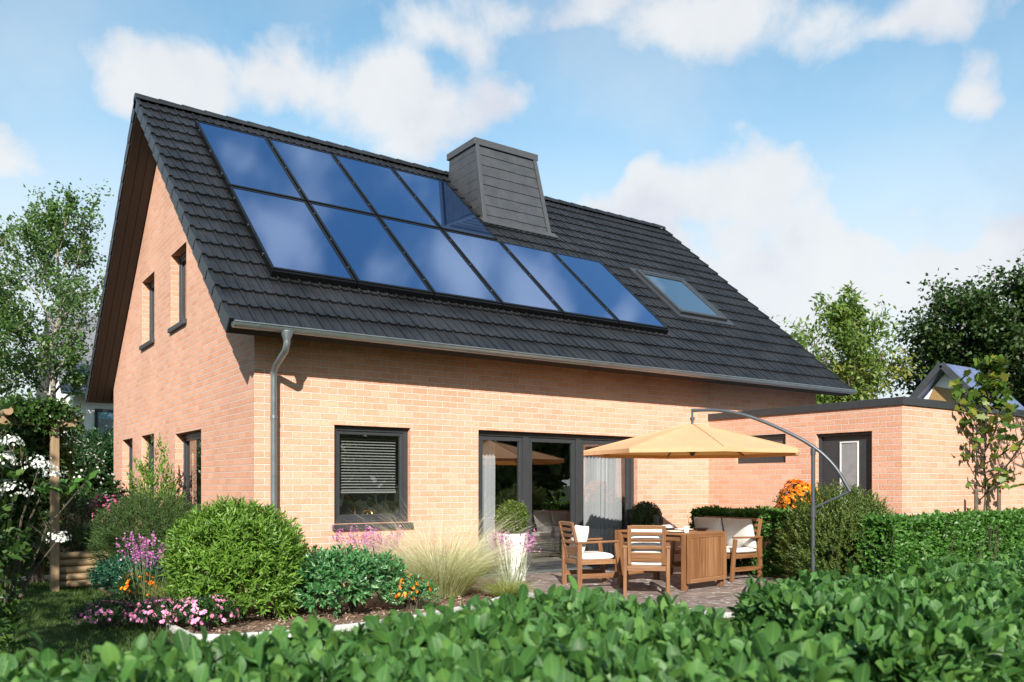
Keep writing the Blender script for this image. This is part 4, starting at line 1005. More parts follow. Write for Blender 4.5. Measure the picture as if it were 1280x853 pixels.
# parasol
PB = Vector((6.27, -3.92, 0)); HUB = Vector((5.47, -2.5, 2.29)); adir = (HUB-PB); adir.z = 0; adir.normalize()
par = thing('cantilever_parasol', 'pale orange cantilever parasol on a curved grey arm over the garden table', 'parasol', tuple(PB))
m = MB(); m.tube([PB+Vector((0, 0, .02)), PB+Vector((0, 0, 1.90))], .026, 16); m.tube([PB+Vector((0, 0, 1.82)), PB+Vector((0, 0, 1.91))], .034, 16); m.build('pole', M['grey_metal'], par, smooth=50)
m = MB(); m.box(PB.x-.42, PB.y-.05, .004, PB.x+.42, PB.y+.05, .045); m.box(PB.x-.05, PB.y-.42, .004, PB.x+.05, PB.y-.051, .045); m.box(PB.x-.05, PB.y+.051, .004, PB.x+.05, PB.y+.42, .045); m.build('base', M['grey_metal'], par, bevel=.006)
LOW = PB-adir*.46+Vector((0, 0, 1.33)); JO = PB+Vector((0, 0, 1.93)); HT = HUB+Vector((0, 0, .19))
ctrl = [LOW, PB-adir*.27+Vector((0, 0, 1.66)), JO, PB+adir*.40+Vector((0, 0, 2.17)), PB+adir*.85+Vector((0, 0, 2.37)), PB+adir*1.25+Vector((0, 0, 2.465)), HT]
def spline(P, k=8):
    out = []
    for i in range(len(P)-1):
        p0, p1, p2, p3 = P[max(0, i-1)], P[i], P[i+1], P[min(len(P)-1, i+2)]
        for j in range(k):
            t = j/k; out.append(.5*((2*p1)+(p2-p0)*t+(2*p0-5*p1+4*p2-p3)*t*t+(3*p1-p0-3*p2+p3)*t**3))
    return out+[P[-1]]
arc = spline(ctrl)
m = MB(); m.tube(arc, .024, 14); m.tube([HT+Vector((0, 0, .024)), HUB+Vector((0, 0, .05))], .016, 10); m.tube([HUB+Vector((0, 0, .05)), HUB+Vector((0, 0, .09))], .034, 14); m.build('arm', M['grey_metal'], par, smooth=50)
m = MB(); m.tube([PB+Vector((0, 0, 1.10)), LOW], .017, 10); m.build('strut', M['grey_metal'], par, smooth=50)
m = MB(); m.tube([PB+Vector((0, 0, .98)), PB+Vector((0, 0, 1.12))], .034, 14); m.tube([PB+Vector((0, 0, 1.05)), PB+Vector((.07, -.05, 1.05)), PB+Vector((.08, -.06, 1.10))], .008, 6); m.build('crank', M['grey_metal'], par, smooth=50)
RC, ZR, ZH = 1.56, -.40, .0; NS = 8; ph0 = R(12)
def cpt(sec, r, lat):
    a0 = ph0+sec*2*math.pi/NS; a1 = a0+2*math.pi/NS
    e0 = Vector((math.cos(a0), math.sin(a0), 0)); e1 = Vector((math.cos(a1), math.sin(a1), 0))
    p = (e0.lerp(e1, lat))*r*RC; sagl = 4*lat*(1-lat)
    z = ZH+ZR*(r**1.06)-.035*sagl*r*(1-r)*2-.0*r; p *= 1-.035*sagl*r*r
    return HUB+p+Vector((0, 0, z))
m = MB()
for s_ in range(NS):
    for i in range(8):
        for j in range(6):
            r0, r1 = .02+.98*i/8, .02+.98*(i+1)/8; m.quadface([cpt(s_, r0, j/6), cpt(s_, r1, j/6), cpt(s_, r1, (j+1)/6), cpt(s_, r0, (j+1)/6)])
    for j in range(6):
        a, b = cpt(s_, 1, j/6), cpt(s_, 1, (j+1)/6); m.quadface([a, a-Vector((0, 0, .055)), b-Vector((0, 0, .055)), b])
can = m.build('canopy', M['canopy'], par, smooth=25)
m = MB()
for s_ in range(NS): m.tube([cpt(s_, r, 0)+Vector((0, 0, .004)) for r in (.03, .25, .5, .75, 1)], .006, 5)
m.build('seam', M['canopy'], can)
for s_ in range(NS):
    m = MB(); m.tube([cpt(s_, r, 0)-Vector((0, 0, .018)) for r in (.03, .3, .6, .985)], .009, 6); m.build('rib', M['grey_metal'], par)
    m = MB(); m.tube([HUB+Vector((0, 0, -.42)), cpt(s_, .5, 0)-Vector((0, 0, .03))], .007, 6); m.build('spoke', M['grey_metal'], par)
m = MB(); m.tube([HUB+Vector((0, 0, .05)), HUB+Vector((0, 0, -.46))], .018, 10); m.tube([HUB+Vector((0, 0, -.40)), HUB+Vector((0, 0, -.45))], .035, 12); m.build('hub', M['grey_metal'], par, smooth=50)

# ------------------------------------------------------------------ behind the glass
def curtain(label, x0, x1, y, z0, z1, folds):
    mb = MB(); n = folds*10; ph = random.uniform(0, 6)
    def pt(i, z): t = i/n; q = (z-z0)/(z1-z0); return (x0+(x1-x0)*t+.012*math.sin(t*9+q*2), y+(.030+.014*math.sin(t*11+ph*2))*math.sin(t*folds*6.283+1.3*math.sin(t*7+ph)+ph+.6*math.sin(q*3+t*5))*(1-.35*q), z)
    zs = [z0+(z1-z0)*k/10 for k in range(11)]
    for i in range(n):
        for k in range(10): mb.quadface([pt(i, zs[k]), pt(i+1, zs[k]), pt(i+1, zs[k+1]), pt(i, zs[k+1])])
    return tag(mb.build('curtain', M['curtain'], None, smooth=80), label, 'curtain')
curtain('pleated white curtain at the left end of the patio door', 3.50, 4.06, .42, .03, 2.30, 8)
curtain('pleated white curtain behind the right bay of the patio door', 5.72, 6.78, .42, .03, 2.30, 13)
sofa = thing('sofa', 'dark cushioned sofa dimly seen through the middle of the patio door', 'sofa', (5.2, 2.2, .016))
def soft(x0, y0, z0, x1, y1, z1, nm):
    m = MB(); m.box(x0, y0, z0, x1, y1, z1); o = m.build(nm, M['sofa'], sofa, bevel=.06); return o
soft(4.3, 1.8, .10, 6.4, 2.7, .42, 'seat'); soft(4.3, 2.5, .43, 6.4, 2.75, .88, 'backrest'); soft(4.05, 1.8, .10, 4.29, 2.7, .62, 'arm'); soft(6.41, 1.8, .10, 6.65, 2.7, .62, 'arm')
desk = thing('desk', 'pale desk just inside the small front window', 'desk', (1.7, .65, .03))
m = MB(); m.box(1.0, .40, .83, 2.4, 1.0, .86); m.build('desktop', M['pine'], desk, bevel=.004)
for x in (1.04, 2.36):
    for y in (.44, .96): m = MB(); m.box(x-.025, y-.025, .031, x+.025, y+.025, .829); m.build('leg', M['pine'], desk)
lamp = thing('desk_lamp', 'brass desk lamp with grey cone shade inside the small front window', 'lamp', (1.66, .56, .862))
m = MB(); m.lathe([(.07, 0), (.07, .012), (.015, .02)], (1.66, .56, .862), 20); m.build('foot', M['brass'], lamp)
m = MB(); m.tube([(1.66, .56, .88), (1.66, .56, 1.10), (1.64, .56, 1.15), (1.50, .54, 1.29), (1.46, .53, 1.30)], .009, 8); m.build('stem', M['brass'], lamp)
m = MB(); m.tube([(1.47, .53, 1.31), (1.43, .52, 1.26), (1.33, .50, 1.12)], [.025, .045, .085], 18, False); m.build('lamp_shade', simple('lamp_shade_paint', (.42, .43, .45), .35), lamp, smooth=60)
def ornament(label, x, r):
    o = MB()
    for k in range(3):
        o.tube([(x+r*math.cos(a)*math.cos(k*1.05), .55+r*math.cos(a)*math.sin(k*1.05), .865+r+r*math.sin(a)) for a in [j*math.pi/10 for j in range(21)]], .008, 6, False)
    tag(o.build('wire_ornament', M['brass'], None, smooth=60), label, 'ornament')
ornament('larger brass wire globe on the desk inside the small front window', 1.86, .09); ornament('smaller brass wire globe at the right of the desk', 2.08, .06)

# ------------------------------------------------------------------ hedges
def hedge(name_label, poly_top, z, mat, L_, W_, dens_top, dens_side, m_, sl, tmpl, seed, cat='hedge', group=None, core=.10, rough_h=.05, sides=None, upright=.7, fall=0.):
    """poly_top: outline (x, y) anticlockwise; leaves on the top and on the listed sides"""
    cx = sum(p[0] for p in poly_top)/len(poly_top); cy = sum(p[1] for p in poly_top)/len(poly_top)
    root = thing('hedge', name_label, cat, (cx, cy, 0), group)
    poly = np.array(poly_top); area = .5*abs(np.dot(poly[:, 0], np.roll(poly[:, 1], 1))-np.dot(poly[:, 1], np.roll(poly[:, 0], 1)))
    lo_, hi = poly.min(0), poly.max(0); bb = (hi-lo_).prod(); n = int(dens_top*bb)
    x = rng.uniform(lo_[0], hi[0], n); y = rng.uniform(lo_[1], hi[1], n); k = inside(poly_top, x, y); x, y = x[k], y[k]
    hgt = z+rough_h*(np.sin(x*5.1+seed)*np.cos(y*4.3+seed*2)+.6*np.sin(x*11+y*9+seed))
    hgt = hgt+fall*np.clip(x+1.9, -1.6, 0)+(rng.random(len(x)) < .03)*rng.uniform(.02, .09, len(x))
    Ps = [np.stack([x, y, hgt-sl*.8-rng.uniform(0, .10, len(x))*(rng.random(len(x)) < .6)], 1)]
    As = [np.stack([rng.normal(0, .4, len(x)), rng.normal(0, .4, len(x)), np.full(len(x), 1.)], 1)]
    m = len(poly_top)
    for i in (range(m) if sides is None else sides):
        a, b = poly[i], poly[(i+1) % m]; d = b-a; ln = np.linalg.norm(d); o = np.array([d[1], -d[0]])/ln
        n = int(dens_side*ln*z); t = rng.uniform(0, 1, n); zz = rng.uniform(.02, 1, n)*(z+fall*np.clip(a[0]+d[0]*t+1.9, -1.6, 0))
        bul = rough_h*(np.sin(t*ln*4+zz*5+seed)+.6*np.sin(t*ln*9-zz*8))-(sl*.7)-rng.uniform(0, .10, n)*(rng.random(n) < .6)-.05*(zz/z)**4
        Ps.append(np.stack([a[0]+d[0]*t+o[0]*bul, a[1]+d[1]*t+o[1]*bul, zz], 1))
        As.append(np.stack([o[0]+rng.normal(0, .35, n), o[1]+rng.normal(0, .35, n), upright+rng.normal(0, .3, n)], 1))
    leaf_obj('foliage', mat, root, *shoots(np.concatenate(Ps), np.concatenate(As), m_, sl, L_, W_, .85, .35), tmpl)
    c = np.array([cx, cy]); mb = MB()                         # the twiggy inside of the hedge
    for i in range(int(area*26)+10):
        px, py = rng.uniform(lo_[0], hi[0]), rng.uniform(lo_[1], hi[1])
        if not inside(poly_top, np.array([px]), np.array([py]))[0]: continue
        q = Vector((px, py, -.02)); 
        for s in range(3):
            e = Vector((px+random.uniform(-.2, .2), py+random.uniform(-.2, .2), z*random.uniform(.7, .93))); mb.tube([q, (q+e)/2+Vector((random.uniform(-.05, .05), random.uniform(-.05, .05), .05)), e], [.009, .007, .003], 4, False)
    mb.build('stem', M['twig'], root, kind='stuff')
    return root
hedge('broad leaved hedge in the near foreground, left of the narrow gap', [(-5.4, -9.75), (-1.62, -9.62), (-1.30, -8.72), (-1.50, -8.32), (-5.4, -8.22)], 0.95, F['hedge'], .063, .038, 1050, 900, 7, .10, T_BROAD, 1, rough_h=.03, sides=(1, 2, 3), fall=.022)
hedge('broad leaved hedge in the near foreground, right of the narrow gap', [(-1.18, -9.45), (5.4, -9.6), (5.4, -8.22), (-.52, -8.30), (-.72, -8.52)], 0.925, F['hedge'], .063, .038, 880, 740, 7, .10, T_BROAD, 2, rough_h=.035, sides=(0, 3, 4))
hedge('clipped hedge behind the garden bench, in front of the garage window', [(7.12, -4.15), (7.75, -4.15), (7.75, -.95), (7.12, -.95)], 0.98, F['hedge2'], .068, .042, 800, 650, 7, .075, T_LEAF, 3, rough_h=.022, sides=(0, 2, 3))
hedge('long clipped hedge running along the front of the garage', [(6.75, -4.75), (16., -4.75), (16., -4.26), (6.75, -4.26)], 0.95, F['hedge2'], .070, .044, 760, 640, 7, .075, T_LEAF, 4, rough_h=.022, sides=(0, 3))

# ------------------------------------------------------------------ shrubs and flowers in the bed
bush('leafy_shrub', 'big rounded bright green shrub at the house corner', 'shrub', (-.74, -1.70, 0), .62, .60, 1.12, 1600, 11, .15, .092, .023, F['bright'], 11, .55, spread=1.0, amp=.10, low=-.5, inner=.62)
bush('conifer_shrub', 'dark feathery conifer shrub behind the bright green shrub', 'shrub', (-1.06, 1.02, 0), .62, .62, 1.22, 2600, 14, .15, .05, .007, F['conifer'], 12, .35, tmpl=T_BLADE, amp=.12, low=-.5, inner=.6)
bush('conifer_shrub', 'second dark conifer shrub nearer the gable wall', 'shrub', (-.62, .62, 0), .52, .55, 1.05, 1700, 14, .15, .05, .007, F['conifer'], 13, .35, tmpl=T_BLADE, amp=.12, low=-.5, inner=.6)
bush('low_shrub', 'low blue green ground shrub at the foot of the conifer', 'shrub', (-1.36, .36, 0), .46, .40, .48, 620, 9, .12, .045, .024, F['teal'], 14, .3, low=-.2)
bush('upright_shrub', 'thin upright shrub in front of the gable windows', 'shrub', (-.48, 3.5, 0), .34, .34, 1.85, 240, 9, .26, .085, .03, F['bright'], 15, 1.6, spread=.7, amp=.3, inner=.25)
bush('glossy_shrub', 'glossy dark green shrub with pale young leaves below the front window', 'shrub', (.34, -2.08, 0), .58, .40, .62, 500, 11, .15, .082, .032, F['rhodo'], 16, .45, amp=.28, inner=.45, f=3.5, low=-.35)
bush('glossy_shrub', 'smaller darker glossy shrub tucked against the bright green shrub', 'shrub', (.02, -1.38, 0), .38, .36, .62, 380, 11, .14, .065, .025, F['dark'], 17, .4, amp=.25, inner=.45, f=3.5, low=-.35)
bush('olive_shrub', 'large loose olive green shrub behind the parasol pole', 'shrub', (7.14, -3.74, 0), 0.76, .74, 1.28, 2400, 12, .16, .048, .019, F['olive'], 18, .8, amp=.17, inner=.5, f=3., low=-.5, spread=.8)

def box_ball(label, c, zc, r, potr, poth, leafm, potlabel):
    pot = thing('plant_pot', potlabel, 'plant pot', (c[0], c[1], .002))
    m = MB(); m.lathe([(potr*.86, 0), (potr, poth-.03), (potr*1.01, poth), (potr*.93, poth), (potr*.92, poth-.05)], (c[0], c[1], .002), 40); m.build('bowl', M['pot'], pot, smooth=40)
    m = MB(); m.lathe([(potr*.9, poth-.06), (potr*.5, poth-.05)], (c[0], c[1], .002), 24); m.build('soil', M['mulch'], pot)
    b = thing('box_ball', label, 'shrub', (c[0], c[1], poth-.05))
    d = rand_dirs(6500); P = np.array([c[0], c[1], zc])+d*(r*rng.uniform(.72, 1.0, (len(d), 1)))*(1+.03*lump(d, 5, 3.)[:, None])
    leaf_obj('foliage', leafm, b, P, d*.6+rng.normal(size=d.shape)*.6, d+rng.normal(size=d.shape)*.5, rng.uniform(.022, .04, len(d)), rng.uniform(.014, .022, len(d)), T_LEAF)
    m = MB(); m.tube([(c[0], c[1], poth-.06), (c[0], c[1], zc)], [.02, .012], 6)
    for i in range(26):
        e = Vector((c[0], c[1], zc))+Vector(tuple(rand_dirs(1)[0]))*r*.85; m.tube([(c[0], c[1], zc-.05), e], [.008, .003], 4, False)
    m.build('stem', M['twig'], b)
box_ball('round clipped box bush in the white pot by the left door bay', (3.62, -.66), .93, .25, .235, .70, F['box'], 'tall white round plant pot left of the patio door')
box_ball('dark round clipped box bush right of the patio door', (6.55, -.45), .86, .27, .24, .62, F['boxd'], 'white plant pot right of the patio door, hidden behind the table')

def flower_clump(name, label, cat, c, rx, ry, h, ns, nf, size, petal, leafm, seed, Lf=.05, Wf=.02, group=None, top=.25, z_lo=0.):
    root = bush(name, label, cat, c, rx, ry, h*.86, ns, 8, .10, Lf, Wf, leafm, seed, .5, inner=.4, amp=.2, low=-.2, group=group)
    d = rand_dirs(nf*3); d = d[d[:, 2] > top-.35][:nf]; r = 1+.16*lump(d, seed, 2.5)
    P = np.stack([c[0]+d[:, 0]*rx*r, c[1]+d[:, 1]*ry*r, c[2]+h*.45+d[:, 2]*h*.55*r], 1)
    flower_part(root, P, d+rng.normal(size=d.shape)*.25+[0, 0, .25], rng.uniform(.75, 1.2, len(P))*size, petal, layers=3)
    return root
flower_clump('marigolds', 'clump of orange marigolds beside the glossy green shrub', 'flowers', (1.02, -2.36, 0), .25, .2, .38, 200, 95, .052, F['orange'], F['rhodo'], 21)
flower_clump('marigolds', 'clump of orange marigolds left of the bright green shrub', 'flowers', (-1.50, -.62, 0), .22, .2, .42, 160, 60, .052, F['orange'], F['dark'], 22)
for k, (x, y, rx, nf) in enumerate(((-1.98, -1.55, .30, 90), (-1.55, -1.88, .36, 150), (-1.20, -2.22, .30, 110))):
    flower_clump('pink_flowers', ['low pink flowers spilling onto the lawn furthest from the kerb', 'low pink flowers in the middle of the mound before the shrub', 'low pink flowers at the end of the kerb'][k], 'flowers', (x, y, 0), rx, .30, .24+.03*k, 240, nf, .052, F['pink'], F['dark'], 23+k, .04, .016, 'low pink flowers at the edge of the bed', top=.1)
flower_clump('phlox', 'tall dark pink phlox behind the conifer shrub', 'flowers', (-1.22, 3.2, 0), .32, .32, 1.30, 420, 210, .045, F['deep'], F['dark'], 27, .07, .018, top=.55)
flower_clump('chrysanthemum_ball', 'round orange chrysanthemum ball in front of the garage wall', 'flowers', (8.2, -2.36, .62), .37, .37, .86, 420, 1100, .062, F['orange'], F['dark'], 28, top=-.1)
m = MB(); m.lathe([(.16, .0), (.20, .56), (.21, .58), (.19, .58), (.18, .54)], (8.2, -2.36, -.01), 28); tag(m.build('plant_pot', M['darkware'], None, smooth=40), 'dark plant pot holding the orange chrysanthemum ball by the garage', 'plant pot')

def spike_flowers(name, label, c, r, h, n, petal, stem_mat, seed, spread=.3, dens=26, sz=.022, fl=.32):
    root = thing(name, label, 'flowers', c); rd = np.random.default_rng(seed); mb = MB(); Ps = []
    for i in range(n):
        a = rd.uniform(0, 6.28); q = rd.uniform(0, .12); b = Vector((c[0]+math.cos(a)*q, c[1]+math.sin(a)*q, c[2]))
        e = Vector((c[0]+math.cos(a)*(q+rd.uniform(.2, 1)*r), c[1]+math.sin(a)*(q+rd.uniform(.2, 1)*r), c[2]+h*rd.uniform(.78, 1.05))); md = (b+e)/2+Vector((0, 0, h*.10))
        mb.tube([b, md, e], [.004, .003, .0015], 4, False)
        for k in range(dens):
            t = 1-rd.uniform(0, 1)**1.3*fl; p = b*(1-t)**2+md*2*t*(1-t)+e*t*t; w_ = .055*(1.05-(t-(1-fl))/fl)
            Ps.append((p.x+rd.normal(0, w_), p.y+rd.normal(0, w_), p.z+rd.normal(0, .02)))
    mb.build('stem', stem_mat, root, kind='stuff')
    P = np.array(Ps); flower_part(root, P, rng.normal(size=P.shape)+[0, 0, .5], rng.uniform(.6, 1.3, len(P))*sz, petal, layers=1)
    return root
spike_flowers('astilbe', 'purple plumed flowers between the conifer and bright green shrub', (-1.46, -.78, 0), .30, .86, 30, F['purple'], M['gstem'], 31)
spike_flowers('astilbe', 'pink purple flower plumes below the front window', (1.32, -.62, 0), .46, .86, 46, F['purple'], M['gstem'], 32, dens=30, fl=.34)
ast = spike_flowers('astilbe', 'pink purple flower plumes in front of the tall white pot', (2.78, -1.82, 0), .34, .80, 34, F['purple'], M['gstem'], 33, dens=24, fl=.28)
n = 200; c = np.array((2.76, -1.80, 0.)); a = rng.uniform(0, 6.28, n); q = rng.uniform(0, .14, n)
blades('leaf_blades', F['silver'], ast, c+np.stack([np.cos(a)*q, np.sin(a)*q, 0*q], 1), np.stack([np.cos(a)*.22, np.sin(a)*.22, np.ones(n)], 1)+rng.normal(size=(n, 3))*.1, rng.uniform(.1, .5, n), rng.uniform(.35, .62, n), .007, 'stuff')

def grass_clump(name, label, c, r, n, L_, mats, bend, wd, plume=0, tight=.55):
    root = thing(name, label, 'grass clump', c)
    for mt, fr, l0, l1, nm in mats:
        k = int(n*fr); a = rng.uniform(0, 6.28, k); q = np.sqrt(rng.uniform(0, 1, k))*r; s = rng.uniform(0, 1, k)**.8*tight
        P = np.stack([c[0]+np.cos(a)*q, c[1]+np.sin(a)*q, np.full(k, c[2])], 1)
        D = np.stack([np.cos(a)*s, np.sin(a)*s, np.ones(k)], 1)+rng.normal(size=(k, 3))*.10
        blades(nm, mt, root, P, D, rng.uniform(*bend, k), rng.uniform(l0, l1, k)*L_, rng.uniform(.6, 1.1, k)*wd, 'stuff', 5)
    return root
grass_clump('ornamental_grass', 'big pale straw coloured ornamental grass between window and door', (1.95, -1.46, 0), .30, 4400, 1.55, [(F['plumegreen'], .52, .40, .72, 'green_blades'), (F['plume'], .48, .62, 1.05, 'straw_blades')], (.35, 1.3), .0046, tight=.72)
grass_clump('ornamental_grass', 'small low green tuft at the end of the bed by the patio', (2.50, -2.12, 0), .14, 900, .34, [(F['plumegreen'], 1., .6, 1.1, 'green_blades')], (.3, 1.1), .006, tight=.9)
grass_clump('ornamental_grass', 'small yellow green tuft left of the bright green shrub', (-1.22, -.95, 0), .10, 500, .48, [(F['plumegreen'], 1., .6, 1.1, 'green_blades')], (.2, .8), .006, tight=.7)
grass_clump('ornamental_grass', 'dry grey plumed grass behind the log planter', (-1.55, 2.9, 0), .24, 1300, 1.15, [(F['dryplume'], .75, .7, 1.1, 'straw_blades'), (F['olive'], .25, .5, .8, 'green_blades')], (.1, .7), .007, tight=.55)

# ------------------------------------------------------------------ pergola corner
per = thing('pergola', 'weathered wooden pergola with a round log across the beam', 'pergola', (-2.06, 1.97, 0))
def pbar(nm, p0, p1, w_, h_, up=(0, 0, 1)): m = MB(); m.bar(p0, p1, w_, h_, up); return m.build(nm, M['pine'], per, bevel=.006)
pbar('post', (-2.06, 1.97, -.02), (-2.06, 1.97, 2.20), .105, .105, (1, 0, 0)); pbar('post', (-2.06, 3.75, -.02), (-2.06, 3.75, 2.20), .105, .105, (1, 0, 0)); pbar('post', (-4.6, 1.97, -.02), (-4.6, 1.97, 2.20), .105, .105, (1, 0, 0))
pbar('beam', (-5.1, 1.97, 2.255), (-1.8, 1.97, 2.255), .10, .11); pbar('beam', (-5.1, 3.75, 2.255), (-1.8, 3.75, 2.255), .10, .11)
for x in (-2.62, -3.6): m = MB(); m.tube([(x, 1.6, 2.36), (x, 4.1, 2.36)], .055, 14); m.build('round_log', M['pine'], per, smooth=50)
clm = thing('climbing_plant', 'dense green climber covering the pergola beam and post', 'climber', (-1.95, 2.35, 0))
Pc = []
for (a, b, r_, k) in (((-2.45, 2.05, 2.38), (-1.86, 2.1, 2.32), .20, 520), ((-2.15, 2.4, 2.25), (-1.95, 2.8, 1.4), .24, 520), ((-2.4, 3.1, 2.3), (-2.3, 3.2, .5), .42, 1500), ((-3.2, 3.6, 2.3), (-3.2, 3.7, .6), .5, 1700), ((-2.15, 3.1, 2.2), (-2.1, 3.2, .9), .30, 800), ((-2.6, 2.0, 2.38), (-2.1, 2.0, 2.38), .14, 120), ((-4.2, 3.4, 2.3), (-4.2, 3.5, .4), .55, 1300)):
    t = rng.uniform(0, 1, (k, 1)); Pc.append(np.array(a)*(1-t)+np.array(b)*t+np.clip(rng.normal(size=(k, 3)), -1.5, 1.5)*r_*.55)
Pc = np.concatenate(Pc); Ac = rng.normal(size=Pc.shape)*.7+np.array([-.15, -.6, -.15])
leaf_obj('foliage', F['climb'], clm, *shoots(Pc, Ac, 6, .12, .062, .046, .9, .35), T_LEAF)
m = MB()
for i in range(16):
    x = random.uniform(-3.3, -1.7); m.tube([(x, 3.2, -.02), (x+random.uniform(-.2, .2), 3.1, 1.1), (x+random.uniform(-.3, .3), 2.7, 2.2), (x+random.uniform(-.4, .4), 2.2, 2.38)], [.014, .012, .009, .005], 5)
m.build('stem', M['bark'], clm)
# log planter with its plants
plx0, plx1, ply0, ply1 = -1.98, -1.34, 2.12, 2.9
pl = thing('log_planter', 'wooden planter of stacked half round logs behind the pergola post', 'planter', (-1.66, 2.5, 0))
for i in range(5):
    z = .055+i*.098
    for (p, q) in (((plx0, ply0, z), (plx1, ply0, z)), ((plx0, ply0+.03, z), (plx0, ply1, z)), ((plx1, ply0+.03, z), (plx1, ply1, z)), ((plx0, ply1, z), (plx1, ply1, z))):
        m = MB(); m.tube([p, q], .050, 12); m.build('log', M['pine'], pl, smooth=50)
m = MB(); m.box(plx0+.03, ply0+.03, .3, plx1-.03, ply1-.03, .42); m.build('soil', M['mulch'], pl)
bush('planter_plants', 'leafy green plants growing in the log planter', 'plant', (-1.66, 2.5, .40), .38, .40, .42, 360, 9, .12, .055, .022, F['dark'], 41, .5, amp=.25)
# white flowering shrub close on the left
hyd = bush('hydrangea', 'near shrub with round white flower heads at the left edge', 'shrub', (-3.36, -3.55, 0), .34, .45, 1.95, 330, 8, .22, .095, .055, F['climb'], 42, .35, amp=.35, inner=.35, low=-.55, f=3., spread=1.0)
for k, (x, y, z, r_) in enumerate(((-2.98, -3.95, 1.36, .13), (-2.80, -3.75, 1.56, .11), (-2.98, -3.8, 1.72, .08), (-2.70, -3.5, 1.50, .09), (-2.66, -3.55, 1.0, .10), (-3.05, -4.05, 1.58, .10))):
    d = rand_dirs(75); d[:, 2] = np.abs(d[:, 2])*.9-.2; P = np.array((x, y, z))+d*r_*rng.uniform(.6, 1.15, (len(d), 1))
    flower_part(hyd, P, d, rng.uniform(.016, .026, len(P)), F['white'], 'flower_head', 1)
mbh = MB()
for x, y, z in ((-2.98, -3.95, 1.36), (-2.80, -3.75, 1.56), (-2.70, -3.5, 1.5), (-2.66, -3.55, 1.0), (-2.45, -3.45, 1.45)):
    mbh.tube([(-3.02, -3.6, .3), ((x-3.02)/2, (y-3.6)/2, z*.75), (x, y, z)], [.012, .008, .003], 5, False)
mbh.build('branch', M['twig'], hyd)
kx = 26; t = rng.uniform(.3, 1, (kx, 1)); Pb = np.array((-3.02, -3.6, 1.35))*(1-t)+np.array((-2.42, -3.42, 1.46))*t
leaf_obj('side_shoot', F['hedge2'], hyd, Pb, rng.normal(size=(kx, 3))*.6+[.5, 0, -.3], rng.normal(size=(kx, 3))*.4+[0, 0, 1], rng.uniform(.09, .13, kx), rng.uniform(.045, .06, kx), T_LEAF)

# ------------------------------------------------------------------ background shrubs, neighbours and trees
bush('laurel', 'tall dark laurel in front of the white neighbouring house', 'shrub', (.10, 13.2, 0), 1.5, 1.3, 2.55, 2600, 8, .30, .14, .055, F['dark'], 51, .3, low=-.6)
flower_clump('elder_bush', 'dark bush with small white blossoms right of the pergola', 'shrub', (-1.05, 8.2, 0), .95, .8, 2.25, 1300, 150, .06, F['white'], F['dark'], 52, .12, .05, top=.7)
bush('background_shrub', 'deep green shrub behind the climber at the far left', 'shrub', (-3.4, 7.2, 0), 1.6, 1.2, 2.6, 2400, 8, .25, .11, .05, F['dark'], 53, .3, low=-.6)
bush('background_shrub', 'mid green shrub beyond the garden path at the left', 'shrub', (-5.6, 9.0, 0), 1.7, 1.3, 3.3, 2200, 8, .28, .12, .05, F['climb'], 54, .3, low=-.6)
bush('background_shrub', 'low dark shrub between the conifers and the neighbouring garden', 'shrub', (-1.6, 5.6, 0), .8, .7, 1.25, 1100, 8, .2, .08, .035, F['dark'], 55, .3, low=-.5)

nb = thing('neighbour_house', 'white rendered house with grey roof beyond the left garden', 'house', (3.5, 21.5, 0))
m = MB(); m.box(.5, 20., -.1, 9, 27., 4.55); m.build('wall', M['render'], nb)
m = MB(); m.hexa([(.1, 19.5, 4.35), (9.4, 19.5, 4.35), (9.4, 23.5, 7.6), (.1, 23.5, 7.6), (.1, 19.5, 4.53), (9.4, 19.5, 4.53), (9.4, 23.5, 7.8), (.1, 23.5, 7.8)])
m.hexa([(.1, 23.505, 7.6), (9.4, 23.505, 7.6), (9.4, 27.5, 4.35), (.1, 27.5, 4.35), (.1, 23.505, 7.8), (9.4, 23.505, 7.8), (9.4, 27.5, 4.53), (.1, 27.5, 4.53)])
nr = m.build('roof', M['greyroof'], nb)
m = MB(); m.tube([(.12, 19.42, 4.40), (9.4, 19.42, 4.40)], .07, 10); m.build('gutter', M['zinc'], nr)
m = MB(); m.quadface([(.5, 20.0, 4.55), (.5, 23.5, 7.55), (.5, 27., 4.55)]); m.quadface([(.52, 27., 4.55), (.52, 23.5, 7.55), (.52, 20.0, 4.55)]); m.build('gable', M['render'], nb)
PN = lambda a, z, o: (a, 20.+o, z)
nw_ = bpy.data.objects.new('window', None); link(nw_, nb)
m = MB(); frame_rect(m, PN, 1.15, 3.0, 1.9, 3.95, .09, -.05, .02); m.build('frame', M['anth'], nw_)
m = MB(); m.box(1.24, 19.985, 1.99, 2.91, 19.997, 3.62); m.build('screen', simple('woven_screen', (.20, .24, .25), .5), nw_)
m = MB(); m.box(1.24, 19.985, 3.621, 2.91, 19.997, 3.86); m.build('glass', simple('sky_lit_pane', (.25, .45, .55), .15), nw_)

